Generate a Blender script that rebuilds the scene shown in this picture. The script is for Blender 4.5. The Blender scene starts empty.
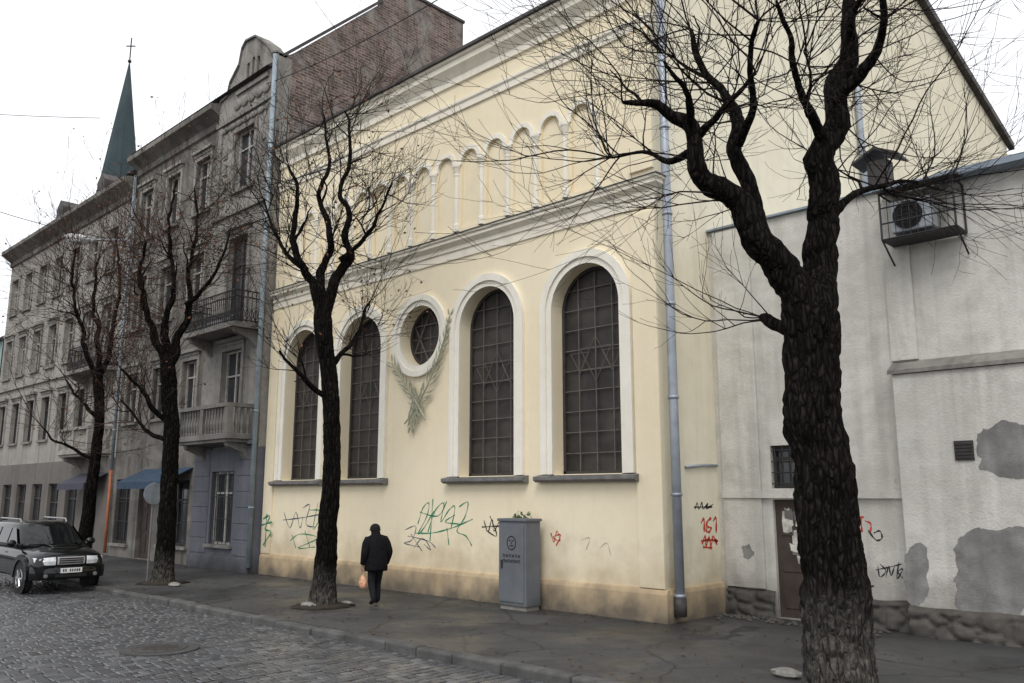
import bpy, bmesh, math, random
from mathutils import Vector, Matrix, noise
random.seed(11)
R=math.radians; PI=math.pi
sc=bpy.context.scene; col=sc.collection
# ---------------------------------------------------------------- camera model
F=848.0; CX=512.0; CY=341.5; TH=math.atan(153/848.0); HC=2.4
A=math.atan(896/(F/math.cos(TH)))
def ray(px,py):
    r=px-CX; yc=CY-py
    fh=F*math.cos(TH)-yc*math.sin(TH); z=F*math.sin(TH)+yc*math.cos(TH)
    return Vector((-math.cos(A)*fh+math.sin(A)*r, math.sin(A)*fh+math.cos(A)*r, z)), fh
def onY(px,py,Y):
    d,_=ray(px,py); t=Y/d.y; return Vector((d.x*t,Y,HC+d.z*t))
def onX(px,py,X):
    d,_=ray(px,py); t=X/d.x; return Vector((X,d.y*t,HC+d.z*t))
def onZ(px,py,z=0):
    d,_=ray(px,py); t=(z-HC)/d.z; return Vector((d.x*t,d.y*t,z))
def atD(px,py,D):
    d,fh=ray(px,py); t=D/fh; return Vector((d.x*t,d.y*t,HC+d.z*t))
def depth(p): return -math.cos(A)*p.x+math.sin(A)*p.y
cam=bpy.data.cameras.new('Camera'); co=bpy.data.objects.new('Camera',cam); col.objects.link(co)
co.location=(0,0,HC); co.rotation_euler=(PI/2+TH,0,PI/2-A)
cam.lens=F/1024*36; cam.sensor_width=36; cam.clip_end=3000; sc.camera=co
# ---------------------------------------------------------------- world
w=bpy.data.worlds.new('World'); sc.world=w; w.use_nodes=True
nt=w.node_tree; bg=nt.nodes['Background']
sky=nt.nodes.new('ShaderNodeTexSky'); sky.sky_type='NISHITA'; sky.sun_disc=False
SE=R(50); SAZ=math.atan2(-0.85,0.55)   # direction towards the light
sky.sun_elevation=SE; sky.sun_rotation=PI/2-SAZ
mx=nt.nodes.new('ShaderNodeMix'); mx.data_type='RGBA'; mx.inputs[0].default_value=0.9
mx.inputs[7].default_value=(10.0,10.1,10.35,1)
nt.links.new(sky.outputs[0],mx.inputs[6]); nt.links.new(mx.outputs[2],bg.inputs[0]); bg.inputs[1].default_value=0.13
sl=bpy.data.lights.new('Sun','SUN'); sl.energy=1.5; sl.angle=R(25); sl.color=(1,.98,.95)
so=bpy.data.objects.new('Sun',sl); col.objects.link(so)
sd=Vector((math.cos(SE)*math.cos(SAZ),math.cos(SE)*math.sin(SAZ),math.sin(SE)))
so.rotation_euler=(-sd).to_track_quat('-Z','Y').to_euler(); so.location=(5,-10,30)
sc.view_settings.view_transform='Standard'; sc.view_settings.look='None'; sc.view_settings.exposure=0
# ---------------------------------------------------------------- mesh builder
ORG={}
def V(*a): return Vector(a)
def tag(o,label=None,cat=None,group=None,kind=None):
    if label: o['label']=label
    if cat: o['category']=cat
    if group: o['group']=group
    if kind: o['kind']=kind
    return o
def empty(name,loc,label,cat,group=None):
    o=bpy.data.objects.new(name,None); col.objects.link(o); o.location=loc; o.empty_display_size=.3
    ORG[o.name]=Vector(loc); return tag(o,label,cat,group)
class MB:
    def __init__(s): s.v=[]; s.f=[]; s.m=[]; s.mi=0
    def add(s,vs,fs):
        o=len(s.v); s.v+=[tuple(p) for p in vs]; s.f+=[tuple(i+o for i in f) for f in fs]; s.m+=[s.mi]*len(fs); return s
    def box(s,x0,x1,y0,y1,z0,z1):
        return s.add([(x0,y0,z0),(x1,y0,z0),(x1,y1,z0),(x0,y1,z0),(x0,y0,z1),(x1,y0,z1),(x1,y1,z1),(x0,y1,z1)],
              [(0,3,2,1),(4,5,6,7),(0,1,5,4),(1,2,6,5),(2,3,7,6),(3,0,4,7)])
    def quad(s,*p): return s.add(p,[tuple(range(len(p)))])
    def loft(s,loops,cap=True,closed=True):
        n=len(loops[0]); vs=[p for l in loops for p in l]; fs=[]
        for i in range(len(loops)-1):
            for k in range(n if closed else n-1):
                k2=(k+1)%n; fs.append((i*n+k,i*n+k2,(i+1)*n+k2,(i+1)*n+k))
        if cap: fs.append(tuple(range(n))); fs.append(tuple(range((len(loops)-1)*n,len(loops)*n)))
        return s.add(vs,fs)
    def prism(s,pts,P,w0,w1):
        return s.loft([[P(u,v,w0) for u,v in pts],[P(u,v,w1) for u,v in pts]])
    def tube(s,pts,rad,n=6,cap=True,rough=0,k=3.0):
        pts=[Vector(p) for p in pts]
        if not isinstance(rad,(list,tuple)): rad=[rad]*len(pts)
        d0=(pts[1]-pts[0]).normalized(); u=d0.orthogonal().normalized(); loops=[]
        for i,p in enumerate(pts):
            a=pts[max(i-1,0)]; b=pts[min(i+1,len(pts)-1)]; d=(b-a)
            d=d.normalized() if d.length>1e-9 else d0
            u=(u-d*u.dot(d)); u=u.normalized() if u.length>1e-6 else d.orthogonal().normalized()
            v=d.cross(u); L=[]
            for j in range(n):
                a_=2*PI*j/n; q=u*math.cos(a_)+v*math.sin(a_); r=rad[i]
                if rough:
                    pp=p+q*r; r*=1+rough*(.6*noise.noise(Vector((pp.x*k,pp.y*k,pp.z*k*.6)))+.4*noise.noise(pp*k*3.1)+.6*noise.noise(Vector((pp.x*19,pp.y*19,pp.z*4))))
                L.append(p+q*r)
            loops.append(L)
        return s.loft(loops,cap)
    def lathe(s,prof,c,ax='z',n=20):
        loops=[]
        for r,h in prof:
            L=[]
            for j in range(n):
                a=2*PI*j/n; x,y=r*math.cos(a),r*math.sin(a)
                L.append(V(c[0]+x,c[1]+y,c[2]+h) if ax=='z' else (V(c[0]+x,c[1]+h,c[2]+y) if ax=='y' else V(c[0]+h,c[1]+x,c[2]+y)))
            loops.append(L)
        return s.loft(loops)
    def ell(s,c,rx,ry,rz,n=14,m=8,a0=-.5,a1=.5):
        loops=[]
        for i in range(m+1):
            t=PI*(a0+(a1-a0)*i/m); rr=max(math.cos(t),.02)
            loops.append([V(c[0]+rx*rr*math.cos(2*PI*j/n),c[1]+ry*rr*math.sin(2*PI*j/n),c[2]+rz*math.sin(t)) for j in range(n)])
        return s.loft(loops)
    def build(s,name,mats,parent=None,loc=(0,0,0),smooth=False,bevel=0,seg=2,recalc=True,label=None):
        org=ORG[parent.name] if parent else Vector(loc)
        me=bpy.data.meshes.new(name)
        me.from_pydata([(p[0]-org.x,p[1]-org.y,p[2]-org.z) for p in s.v],[],s.f)
        if not isinstance(mats,(list,tuple)): mats=[mats]
        for m in mats: me.materials.append(m)
        if len(mats)>1: me.polygons.foreach_set('material_index',s.m)
        if recalc:
            bm=bmesh.new(); bm.from_mesh(me); bmesh.ops.recalc_face_normals(bm,faces=bm.faces); bm.to_mesh(me); bm.free()
        if smooth: me.polygons.foreach_set('use_smooth',[True]*len(me.polygons))
        o=bpy.data.objects.new(name,me); col.objects.link(o)
        if parent: o.parent=parent
        else: o.location=loc
        ORG[o.name]=org
        if bevel:
            b=o.modifiers.new('Bevel','BEVEL'); b.width=bevel; b.segments=seg; b.limit_method='ANGLE'; b.angle_limit=R(35)
            if smooth: o.modifiers.new('WN','WEIGHTED_NORMAL')
        if label: o['label']=label
        return o
def struct(o): o['kind']='structure'; return o
def holed(mb,outline,holes,P,depths):
    bm=bmesh.new(); E=[]
    for loop in [outline]+holes:
        vs=[bm.verts.new((u,v,0)) for u,v in loop]; n=len(vs)
        for i in range(n): E.append(bm.edges.new((vs[i],vs[(i+1)%n])))
    bmesh.ops.triangle_fill(bm,use_beauty=True,use_dissolve=False,edges=E,normal=(0,0,1))
    bm.verts.index_update()
    mb.add([P(v.co.x,v.co.y,0) for v in bm.verts],[tuple(v.index for v in f.verts) for f in bm.faces]); bm.free()
    for loop,dp in zip(holes,depths):
        mb.loft([[P(u,v,0) for u,v in loop],[P(u,v,dp) for u,v in loop]],cap=False)
def arch(cx,r,z0,zs,n=24):
    return [(cx-r,z0),(cx+r,z0)]+[(cx+r*math.cos(PI*i/n),zs+r*math.sin(PI*i/n)) for i in range(n+1)]
def archopen(cx,r,z0,zs,n=24):
    return [(cx+r,z0)]+[(cx+r*math.cos(PI*i/n),zs+r*math.sin(PI*i/n)) for i in range(n+1)]+[(cx-r,z0)]
def circ(cx,cz,r,n=40): return [(cx+r*math.cos(2*PI*i/n),cz+r*math.sin(2*PI*i/n)) for i in range(n)]
def band(mb,inner,outer,P,proud,closed):
    n=len(inner); 
    I0=[P(u,v,0) for u,v in inner]; I1=[P(u,v,-proud) for u,v in inner]
    O0=[P(u,v,0) for u,v in outer]; O1=[P(u,v,-proud) for u,v in outer]
    for a,b in ((O0,O1),(O1,I1),(I1,I0)): mb.loft([a,b],cap=False,closed=closed)
    if not closed:
        for k in (0,n-1): mb.quad(I0[k],I1[k],O1[k],O0[k])
def rectl(x0,x1,z0,z1): return [(x0,z0),(x1,z0),(x1,z1),(x0,z1)]
# ---------------------------------------------------------------- materials
def c4(c): return (c[0],c[1],c[2],1)
class NM:
    def __init__(s,name,rough=.8,spec=.3,metal=0):
        s.m=bpy.data.materials.new(name); s.m.use_nodes=True; s.nt=s.m.node_tree; s.b=s.nt.nodes['Principled BSDF']
        s.b.inputs['Roughness'].default_value=rough; s.b.inputs['Specular IOR Level'].default_value=spec; s.b.inputs['Metallic'].default_value=metal
        s.tc=s.nt.nodes.new('ShaderNodeTexCoord')
    def L(s,a,b): s.nt.links.new(a,b)
    def mapped(s,scale=(1,1,1),rot=(0,0,0)):
        m=s.nt.nodes.new('ShaderNodeMapping'); m.inputs['Scale'].default_value=scale; m.inputs['Rotation'].default_value=rot
        s.L(s.tc.outputs['Object'],m.inputs[0]); return m.outputs[0]
    def noise(s,scale,detail=5,vec=None,rough=.55,dist=0):
        n=s.nt.nodes.new('ShaderNodeTexNoise'); n.inputs['Scale'].default_value=scale; n.inputs['Detail'].default_value=detail
        n.inputs['Roughness'].default_value=rough; n.inputs['Distortion'].default_value=dist
        s.L(vec if vec else s.tc.outputs['Object'],n.inputs['Vector']); return n.outputs[0]
    def vor(s,scale,vec=None,feature='F1',out='Distance'):
        n=s.nt.nodes.new('ShaderNodeTexVoronoi'); n.feature=feature; n.inputs['Scale'].default_value=scale
        s.L(vec if vec else s.tc.outputs['Object'],n.inputs['Vector']); return n.outputs[out]
    def mr(s,v,a,b,c=0,d=1):
        n=s.nt.nodes.new('ShaderNodeMapRange'); s.L(v,n.inputs[0])
        for i,x in enumerate((a,b,c,d)): n.inputs[i+1].default_value=x
        return n.outputs[0]
    def math(s,op,a,b):
        n=s.nt.nodes.new('ShaderNodeMath'); n.operation=op
        for i,x in enumerate((a,b)):
            if isinstance(x,(int,float)): n.inputs[i].default_value=x
            else: s.L(x,n.inputs[i])
        return n.outputs[0]
    def mix(s,f,a,b,mode='MIX'):
        n=s.nt.nodes.new('ShaderNodeMix'); n.data_type='RGBA'; n.blend_type=mode
        for i,x in ((0,f),(6,a),(7,b)):
            if isinstance(x,(int,float)): n.inputs[i].default_value=x
            elif isinstance(x,tuple): n.inputs[i].default_value=c4(x)
            else: s.L(x,n.inputs[i])
        return n.outputs[2]
    def col(s,x):
        if isinstance(x,tuple): s.b.inputs['Base Color'].default_value=c4(x)
        else: s.L(x,s.b.inputs['Base Color'])
    def rough(s,x): s.L(x,s.b.inputs['Roughness'])
    def bump(s,h,strength=.3,dist=.02):
        n=s.nt.nodes.new('ShaderNodeBump'); n.inputs['Strength'].default_value=strength; n.inputs['Distance'].default_value=dist
        s.L(h,n.inputs['Height']); s.L(n.outputs[0],s.b.inputs['Normal'])
    def sepz(s):
        n=s.nt.nodes.new('ShaderNodeSeparateXYZ'); s.L(s.tc.outputs['Object'],n.inputs[0]); return n.outputs[2]
def plain(name,c,rough=.7,spec=.3,metal=0,var=.25,scale=6):
    k=NM(name,rough,spec,metal); n=k.noise(scale,5)
    k.col(k.mix(k.mr(n,.3,.7),tuple(x*(1-var) for x in c),tuple(min(x*(1+var),1) for x in c))); return k.m
def stucco(name,c1,c2,stain,amt=.5,scl=.5,bump=.25,rough=.92,dirt=None,dirt_h=.8,fine=35,patch=None,patch_t=.62,patch2=None,grain=.22):
    k=NM(name,rough,.15)
    c=k.mix(k.mr(k.noise(scl,6),.35,.65),c1,c2)
    c=k.mix(k.math('MULTIPLY',k.mr(k.noise(2.5,8,None,.7),.45,.75),grain),c,stain)
    if patch2: c=k.mix(k.mr(k.noise(.55,7,k.mapped((1,1,1.6)),.6,.4),.50,.60,0,.75),c,patch2)
    st=k.mr(k.noise(1.0,6,k.mapped((2.6,2.6,.16)),.6),.5,.78)
    c=k.mix(k.math('MULTIPLY',st,amt),c,stain)
    if patch: c=k.mix(k.mr(k.noise(.9,8,None,.7,.3),patch_t,patch_t+.03,0,.85),c,patch)
    if dirt:
        z=k.math('ADD',k.sepz(),k.mr(k.noise(1.6,6),0,1,-dirt_h*.8,dirt_h*.8))
        c=k.mix(k.mr(z,0,dirt_h,.9,0),c,dirt)
    k.col(c); k.bump(k.noise(fine,6),bump,.012); return k.m
M={}
M['yellow']=stucco('yellow_stucco',(.81,.705,.505),(.84,.75,.56),(.55,.46,.33),.13,.35,.2,dirt=(.47,.37,.24),dirt_h=1.5,grain=.16)
M['yside']=stucco('yellow_side_stucco',(.78,.71,.54),(.82,.765,.60),(.47,.42,.32),.32,.3,.2,dirt=(.42,.34,.22),dirt_h=1.5)
M['cream']=stucco('cream_moulding',(.80,.76,.65),(.84,.80,.71),(.46,.43,.36),.25,.8,.12)
M['cornice']=stucco('weathered_cornice',(.79,.73,.60),(.83,.78,.67),(.40,.37,.31),.32,.8,.12)
M['plinth']=stucco('ochre_plinth',(.57,.43,.26),(.63,.49,.31),(.26,.21,.16),.5,.6,.35,dirt=(.10,.088,.075),dirt_h=.8)
M['annex']=stucco('grey_roughcast',(.58,.56,.51),(.67,.65,.60),(.25,.235,.21),.5,.45,.9,dirt=(.19,.175,.155),dirt_h=1.1,fine=26,patch=(.38,.365,.335),patch_t=.635,patch2=(.52,.50,.45),grain=.45)
M['cement']=stucco('cement_patch',(.19,.187,.18),(.30,.295,.28),(.10,.097,.093),.5,2.2,.8,grain=.7)
M['tene']=stucco('soot_grey_stucco',(.14,.13,.117),(.21,.195,.175),(.05,.046,.042),.85,.8,.9,patch=(.10,.094,.087),patch2=(.25,.235,.21),grain=.6,fine=18)
M['tenelite']=stucco('pale_grey_stucco',(.26,.245,.22),(.34,.325,.295),(.08,.074,.068),.85,.7,.8,grain=.55,fine=18)
M['tene2']=stucco('beige_grey_stucco',(.29,.27,.245),(.36,.34,.31),(.12,.11,.10),.7,.4,.4,grain=.4)
M['bluegrey']=stucco('blue_grey_stucco',(.112,.117,.137),(.15,.155,.178),(.06,.06,.066),.6,.6,.3,dirt=(.05,.05,.05),dirt_h=.6,grain=.4)
M['brownbase']=stucco('grey_base_stucco',(.13,.12,.112),(.18,.165,.15),(.06,.055,.05),.5,.6,.3)
M['teal']=stucco('teal_stucco',(.28,.38,.36),(.34,.44,.42),(.15,.18,.18),.4,.6,.3)
M['stone']=stucco('old_stone',(.20,.19,.175),(.28,.265,.24),(.07,.065,.06),.75,1.2,.7,grain=.5)
M['sill']=plain('grey_sill',(.16,.155,.15),.6)
M['pane']=plain('dark_pane',(.046,.041,.037),.5,.25,0,.4,1.5)
M['pane2']=plain('window_glass',(.035,.038,.042),.12,.5,0,.4,.8)
M['bars']=plain('window_bars',(.12,.107,.095),.6)
M['frame_dk']=plain('dark_frame',(.045,.04,.037),.6)
M['frame_wh']=plain('worn_white_frame',(.38,.36,.33),.6)
M['paper']=plain('pasted_paper',(.54,.52,.47),.8,.2,0,.5,7)
M['iron']=plain('black_iron',(.025,.025,.027),.6,.4)
M['zinc']=plain('zinc_pipe',(.33,.36,.40),.45,.5,.3,.18,3)
M['bluepipe']=plain('pale_grey_blue_pipe',(.25,.30,.335),.5,.4,0,.25,3)
M['orange']=plain('orange_pipe',(.38,.13,.06),.6)
M['roof']=plain('dark_roof',(.07,.062,.06),.7,.3,0,.35,2)
M['metalroof']=plain('blue_grey_sheet',(.24,.28,.33),.5,.4,.2,.2,2)
M['copper']=stucco('green_copper',(.047,.066,.073),(.066,.088,.094),(.03,.044,.049),.6,.15,.2)
M['cabinet']=stucco('grey_cabinet',(.125,.135,.15),(.155,.165,.18),(.08,.08,.085),.4,1.5,.05,rough=.55,dirt=(.07,.07,.07),dirt_h=.25)
M['door']=stucco('brown_door',(.055,.042,.036),(.085,.065,.055),(.03,.026,.023),.4,2,.1,rough=.7)
M['black']=plain('matte_black',(.012,.012,.013),.7)
M['carpaint']=plain('black_car_paint',(.0035,.0045,.0045),.10,.5,0,.15,.6)
M['carglass']=plain('car_glass',(.006,.007,.008),.05,.45,0,.2,1)
M['chrome']=plain('chrome',(.6,.6,.61),.3,.5,.85,.1)
M['lens']=plain('headlight_lens',(.66,.68,.70),.2,.6,.1,.2,9)
M['rubber']=plain('tyre_rubber',(.02,.02,.02),.85)
M['alloy']=plain('alloy_rim',(.35,.35,.36),.35,.5,.7)
M['white']=plain('white_paint',(.7,.7,.69),.5,.3,0,.1)
M['ltgrey']=plain('light_grey_paint',(.42,.45,.48),.5,.3,0,.15)
M['signgrey']=plain('sign_back_grey',(.20,.225,.25),.5,.3,0,.2)
M['green_g']=plain('green_spray',(.035,.22,.11),.7); M['blue_g']=plain('dark_blue_spray',(.05,.08,.12),.7)
M['red_g']=plain('red_spray',(.50,.06,.035),.7); M['black_g']=plain('black_spray',(.03,.03,.035),.7); M['grey_g']=plain('faded_spray',(.46,.42,.34),.8)
M['palm']=plain('pale_olive_stucco',(.36,.36,.265),.85,.2,0,.35,12)
M['awn']=plain('blue_awning',(.03,.06,.10),.7); M['awn2']=plain('dark_awning',(.05,.05,.07),.7)
M['coat']=plain('black_coat',(.008,.008,.010),.85,.12,0,.4,20); M['trou']=plain('dark_trousers',(.014,.014,.017),.85,.15,0,.3,20)
M['skin']=plain('skin',(.42,.25,.18),.55); M['hair']=plain('dark_knit_cap',(.012,.011,.011),.9); M['shoe']=plain('black_shoe',(.010,.010,.010),.5)
M['bag']=plain('orange_white_bag',(.62,.33,.2),.4,.4,0,.6,14)
M['leaf']=plain('rusty_leaf',(.13,.058,.03),.8,.2,0,.5,9); M['green']=plain('green_leaf',(.05,.10,.03),.7,.3,0,.4,9)
M['litter']=plain('fallen_leaf',(.10,.065,.035),.8,.2,0,.5,5); M['soil']=plain('tree_pit_soil',(.04,.034,.028),.95,.1,0,.4,8)
M['castiron']=plain('cast_iron',(.05,.045,.042),.6,.4,0,.4,14)
M['rock']=plain('pale_rock',(.22,.21,.19),.85,.2,0,.3,9)
# brick
k=NM('old_brick',.9,.15); b=k.nt.nodes.new('ShaderNodeTexBrick')
mp=k.mapped((1,1,1)); sx=k.nt.nodes.new('ShaderNodeSeparateXYZ'); k.L(mp,sx.inputs[0]); cb=k.nt.nodes.new('ShaderNodeCombineXYZ')
k.L(sx.outputs[1],cb.inputs[0]); k.L(sx.outputs[2],cb.inputs[1]); k.L(cb.outputs[0],b.inputs['Vector'])
b.inputs['Scale'].default_value=1; b.inputs['Brick Width'].default_value=.32; b.inputs['Row Height'].default_value=.11; b.inputs['Mortar Size'].default_value=.014
b.inputs['Color1'].default_value=(.11,.066,.053,1); b.inputs['Color2'].default_value=(.25,.17,.14,1); b.inputs['Mortar'].default_value=(.29,.275,.25,1)
c=k.mix(k.mr(k.noise(.6,9,None,.75),.51,.61,0,.8),b.outputs[0],(.28,.265,.24)); c=k.mix(k.math('MULTIPLY',k.mr(k.noise(1.6,8,None,.7),.45,.65),.7),c,(.065,.054,.049)); k.col(c); k.bump(b.outputs[1],-.5,.02); M['brick']=k.m
# bark
def bark(name,ca,cb_,wash):
    k=NM(name,.97,.08)
    n=k.noise(1,8,k.mapped((10,10,2.4)),.7,.5); v=k.vor(1,k.mapped((15,15,3.6)),'DISTANCE_TO_EDGE')
    c=k.mix(k.mr(n,.38,.70),ca,cb_); c=k.mix(k.mr(v,.02,.16,.85,0),c,tuple(x*.5 for x in ca))
    z=k.math('ADD',k.sepz(),k.mr(k.noise(2.5,6),0,1,-.35,.35))
    c=k.mix(k.math('MULTIPLY',k.mr(z,wash-.6,wash+.25,1,0),k.mr(k.noise(8,7,None,.75),.34,.64,.06,.9)),c,(.16,.148,.13))
    k.col(c); k.bump(k.math('ADD',n,k.mr(v,0,.3)),1.0,.06); return k.m
M['bark']=bark('dark_bark',(.007,.0062,.0055),(.040,.034,.029),1.2); M['bark2']=bark('dark_bark_small',(.005,.0045,.004),(.026,.022,.019),.7)
M['twig']=plain('twig_bark',(.024,.019,.017),.9,.1,0,.3,4); M['twig3']=plain('reddish_twig',(.055,.034,.027),.9,.1,0,.3,4)
# setts
k=NM('granite_setts',.5,.5); at=k.nt.nodes.new('ShaderNodeAttribute'); at.attribute_name='Col'
c=k.mix(k.mr(k.noise(22,5),.3,.7,.0,.35),at.outputs[0],(.05,.05,.052)); k.col(k.mix(k.mr(k.noise(.35,5),.4,.7,0,.35),c,(.05,.048,.046)))
k.rough(k.mr(k.noise(1.2,5),.3,.7,.22,.48)); k.bump(k.noise(40,4),.2,.008); M['sett']=k.m
k=NM('road_bed_dirt',.95,.1); k.col(k.mix(k.mr(k.noise(2,5),.3,.7),(.010,.0095,.009),(.022,.020,.018))); k.bump(k.noise(20,4),.5,.02); M['bed']=k.m
# asphalt pavement
k=NM('old_asphalt',.75,.4)
c=k.mix(k.mr(k.noise(.45,7,None,.65),.36,.64),(.035,.035,.0355),(.060,.0598,.059))
c=k.mix(k.mr(k.noise(.22,3,k.mapped((1,2.2,1)),.4),.53,.545,0,.55),c,(.026,.026,.027))
c=k.mix(k.mr(k.noise(.31,4,k.mapped((1.3,1,1),(0,0,.6)),.5),.58,.60,0,.4),c,(.085,.084,.082))
c=k.mix(k.mr(k.noise(3.1,9,None,.75),.55,.72,0,.55),c,(.10,.098,.093))
wp=k.mapped((1,1,1)); wn=k.nt.nodes.new('ShaderNodeMix'); wn.data_type='RGBA'; wn.inputs[0].default_value=.25
nn=k.nt.nodes.new('ShaderNodeTexNoise'); nn.inputs['Scale'].default_value=1.5; k.L(wp,nn.inputs['Vector']); k.L(wp,wn.inputs[6]); k.L(nn.outputs['Color'],wn.inputs[7])
cr=k.vor(.6,wn.outputs[2],'DISTANCE_TO_EDGE')
c=k.mix(k.mr(cr,.003,.014,.8,0),c,(.012,.011,.010))
c=k.mix(k.mr(k.noise(120,2),.55,.75,0,.5),c,(.14,.138,.135)); k.col(c)
k.rough(k.mr(k.noise(.6,6),.40,.58,.33,.75)); k.bump(k.math('ADD',k.noise(60,4),k.noise(3,4)),.45,.025); M['asphalt']=k.m
M['kerb']=stucco('kerb_stone',(.075,.074,.072),(.13,.128,.124),(.03,.029,.028),.5,2,.7,rough=.7,grain=.5)
M['ground']=plain('far_ground',(.06,.058,.05),.9)
M['rubble']=stucco('rubble_stone',(.07,.064,.057),(.12,.112,.10),(.035,.033,.03),.5,2.5,.9)
# ---------------------------------------------------------------- ground, road, pavement
struct(MB().quad((-700,-700,-.32),(700,-700,-.32),(700,700,-.32),(-700,700,-.32)).build('ground',M['ground']))
struct(MB().quad((-160,-1,-.139),(60,-1,-.139),(60,9.3,-.139),(-160,9.3,-.139)).build('road_bed',M['bed']))
mb=MB(); mb.box(-160,60,-8,-1.0,-.3,0); struct(mb.build('opposite_pavement',M['asphalt']))
mb=MB(); mb.box(-160,60,9.36,30,-.3,0); struct(mb.build('pavement',M['asphalt']))
# setts
vs=[];fs=[];cs=[]; x=-48.0; rr=random.Random(3)
while x<-3:
    wx=rr.uniform(.162,.178); y=1.5+rr.uniform(-.1,.1)
    while y<9.1:
        ly=rr.uniform(.18,.23); g=.008
        sk=.02*math.sin(y*.9)+.01*math.sin(y*2.3+x*.3)
        x0=x+g+sk; x1=x+wx-g+sk; y0=y+g; y1=min(y+ly-g,9.12); z=-.122+rr.gauss(0,.0022)+.010*math.sin(x*.55+y*.3)*math.sin(y*.8); i=.015
        tx=rr.gauss(0,.0028); ty=rr.gauss(0,.0028); o=len(vs)
        j=lambda: rr.uniform(-.004,.004)
        vs+=[(x0+j(),y0+j(),-.17),(x1+j(),y0+j(),-.17),(x1+j(),y1+j(),-.17),(x0+j(),y1+j(),-.17),
             (x0+j(),y0+j(),z-.010),(x1+j(),y0+j(),z-.010),(x1+j(),y1+j(),z-.010),(x0+j(),y1+j(),z-.010),
             (x0+i+j(),y0+i+j(),z-tx-ty),(x1-i+j(),y0+i+j(),z+tx-ty),(x1-i+j(),y1-i+j(),z+tx+ty),(x0+i+j(),y1-i+j(),z-tx+ty)]
        for a in (0,4): 
            for q in range(4): fs.append((o+a+q,o+a+(q+1)%4,o+a+4+(q+1)%4,o+a+4+q))
        fs.append((o+8,o+9,o+10,o+11))
        gk=rr.choice((.065,.08,.092,.10,.115,.14))*rr.uniform(.88,1.12); wm=rr.uniform(-.004,.004)
        cs+=[(gk*.45,gk*.45,gk*.45,1)]*8+[(gk+wm,gk+.001,gk-wm+.005,1)]*4; y+=ly
    x+=wx
me=bpy.data.meshes.new('road'); me.from_pydata(vs,[],fs); me.materials.append(M['sett'])
ca=me.color_attributes.new('Col','FLOAT_COLOR','POINT'); ca.data.foreach_set('color',[q for c_ in cs for q in c_])
o=bpy.data.objects.new('road',me); col.objects.link(o); struct(o)
mb=MB(); x=-90
while x<15:
    l=rr.uniform(.7,1.3); z=.004+rr.gauss(0,.016); dy=rr.gauss(0,.016)
    mb.box(x+.008,x+l-.008,9.13+dy,9.375+dy,-.3,z); x+=l
struct(mb.build('kerb',M['kerb'],bevel=.035,seg=2))
# ---------------------------------------------------------------- yellow building
YF=14.1; XL=-24.3; XR=-9.5; YBK=44.1
P=lambda u,v,w: V(u,YF+w,v)
yb=empty('hall_building',(-16.9,YF,0),'yellow stucco building with tall arched windows, round window and blind arcade','building')
WC=[-11.36,-14.4,-19.46,-22.42]; WR=.94; Z0=2.83; ZS=6.45; RC=(-16.9,6.5)
NC=[-16.9+.92*i for i in range(-6,7)]; NZ=10.86; NR=.29
holes=[arch(c_,WR,Z0,ZS) for c_ in WC]+[circ(*RC,.8)]+[arch(c_,NR,9.1,NZ,12) for c_ in NC]
mb=MB(); holed(mb,rectl(XL,XR,0,13.5),holes,P,[.42]*4+[.42]+[.065]*len(NC))
mb.quad(P(XL+.8,9.0,.065),P(XR-.8,9.0,.065),P(XR-.8,11.4,.065),P(XL+.8,11.4,.065))
mb.quad(V(XL,YF,0),V(XL,YBK,0),V(XL,YBK,19),V(XL,27,22.6),V(XL,YF,13.5))
mb.quad(V(XL,YBK,0),V(XR,YBK,0),V(XR,YBK,19),V(XL,YBK,19))
mb.build('wall',M['yellow'],yb,recalc=False)
mb=MB(); mb.quad(V(XR,YF,0),V(XR,YBK,0),V(XR,YBK,19),V(XR,27,22.6),V(XR,YF,13.5))
mb.build('side_wall',M['yside'],yb)
# pilasters, plinth
for a,b_,z0,z1 in ((XR-.56,XR+.03,.62,8.18),(XL,XL+.5,.62,8.18),(XR-.56,XR+.03,9.1,12.25)):
    mb=MB(); mb.box(a,b_,YF-.065,YF+.02,z0,z1); mb.build('pilaster',M['yellow'],yb,bevel=.012)
mb=MB(); mb.prism([(0,0),(-.095,0),(-.09,.52),(-.066,.60),(0,.62)],lambda u,v,w: V(w,YF+u,v),XL,XR+.095)
mb.prism([(0,0),(.095,0),(.09,.52),(.066,.60),(0,.62)],lambda u,v,w: V(XR+u,w,v),YF+.001,16.15)
mb.build('plinth',M['plinth'],yb)
def sweep(mb,prof,yb_):
    for i in range(len(prof)-1):
        (d0,z0),(d1,z1)=prof[i],prof[i+1]
        mb.quad(V(XL,YF-d0,z0),V(XR+d0,YF-d0,z0),V(XR+d1,YF-d1,z1),V(XL,YF-d1,z1))
        mb.quad(V(XR+d0,YF-d0,z0),V(XR+d0,yb_,z0),V(XR+d1,yb_,z1),V(XR+d1,YF-d1,z1))
    mb.quad(*[V(XR+d,yb_,z) for d,z in prof]); mb.quad(*[V(XL,YF-d,z) for d,z in prof])
mb=MB(); sweep(mb,[(0,8.30),(.035,8.31),(.035,8.50),(.07,8.53),(.07,8.63),(.12,8.68),(.18,8.73),(.18,8.80),(.22,8.83),(.22,8.88),(.0,8.98)],YF+.12)
mb.build('cornice',M['cornice'],yb,recalc=False)
mb=MB(); sweep(mb,[(0.002,8.885),(.25,8.885),(.25,8.90),(0.002,9.01)],YF+.13); mb.build('cornice_flashing',M['sill'],yb,recalc=False)
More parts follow.
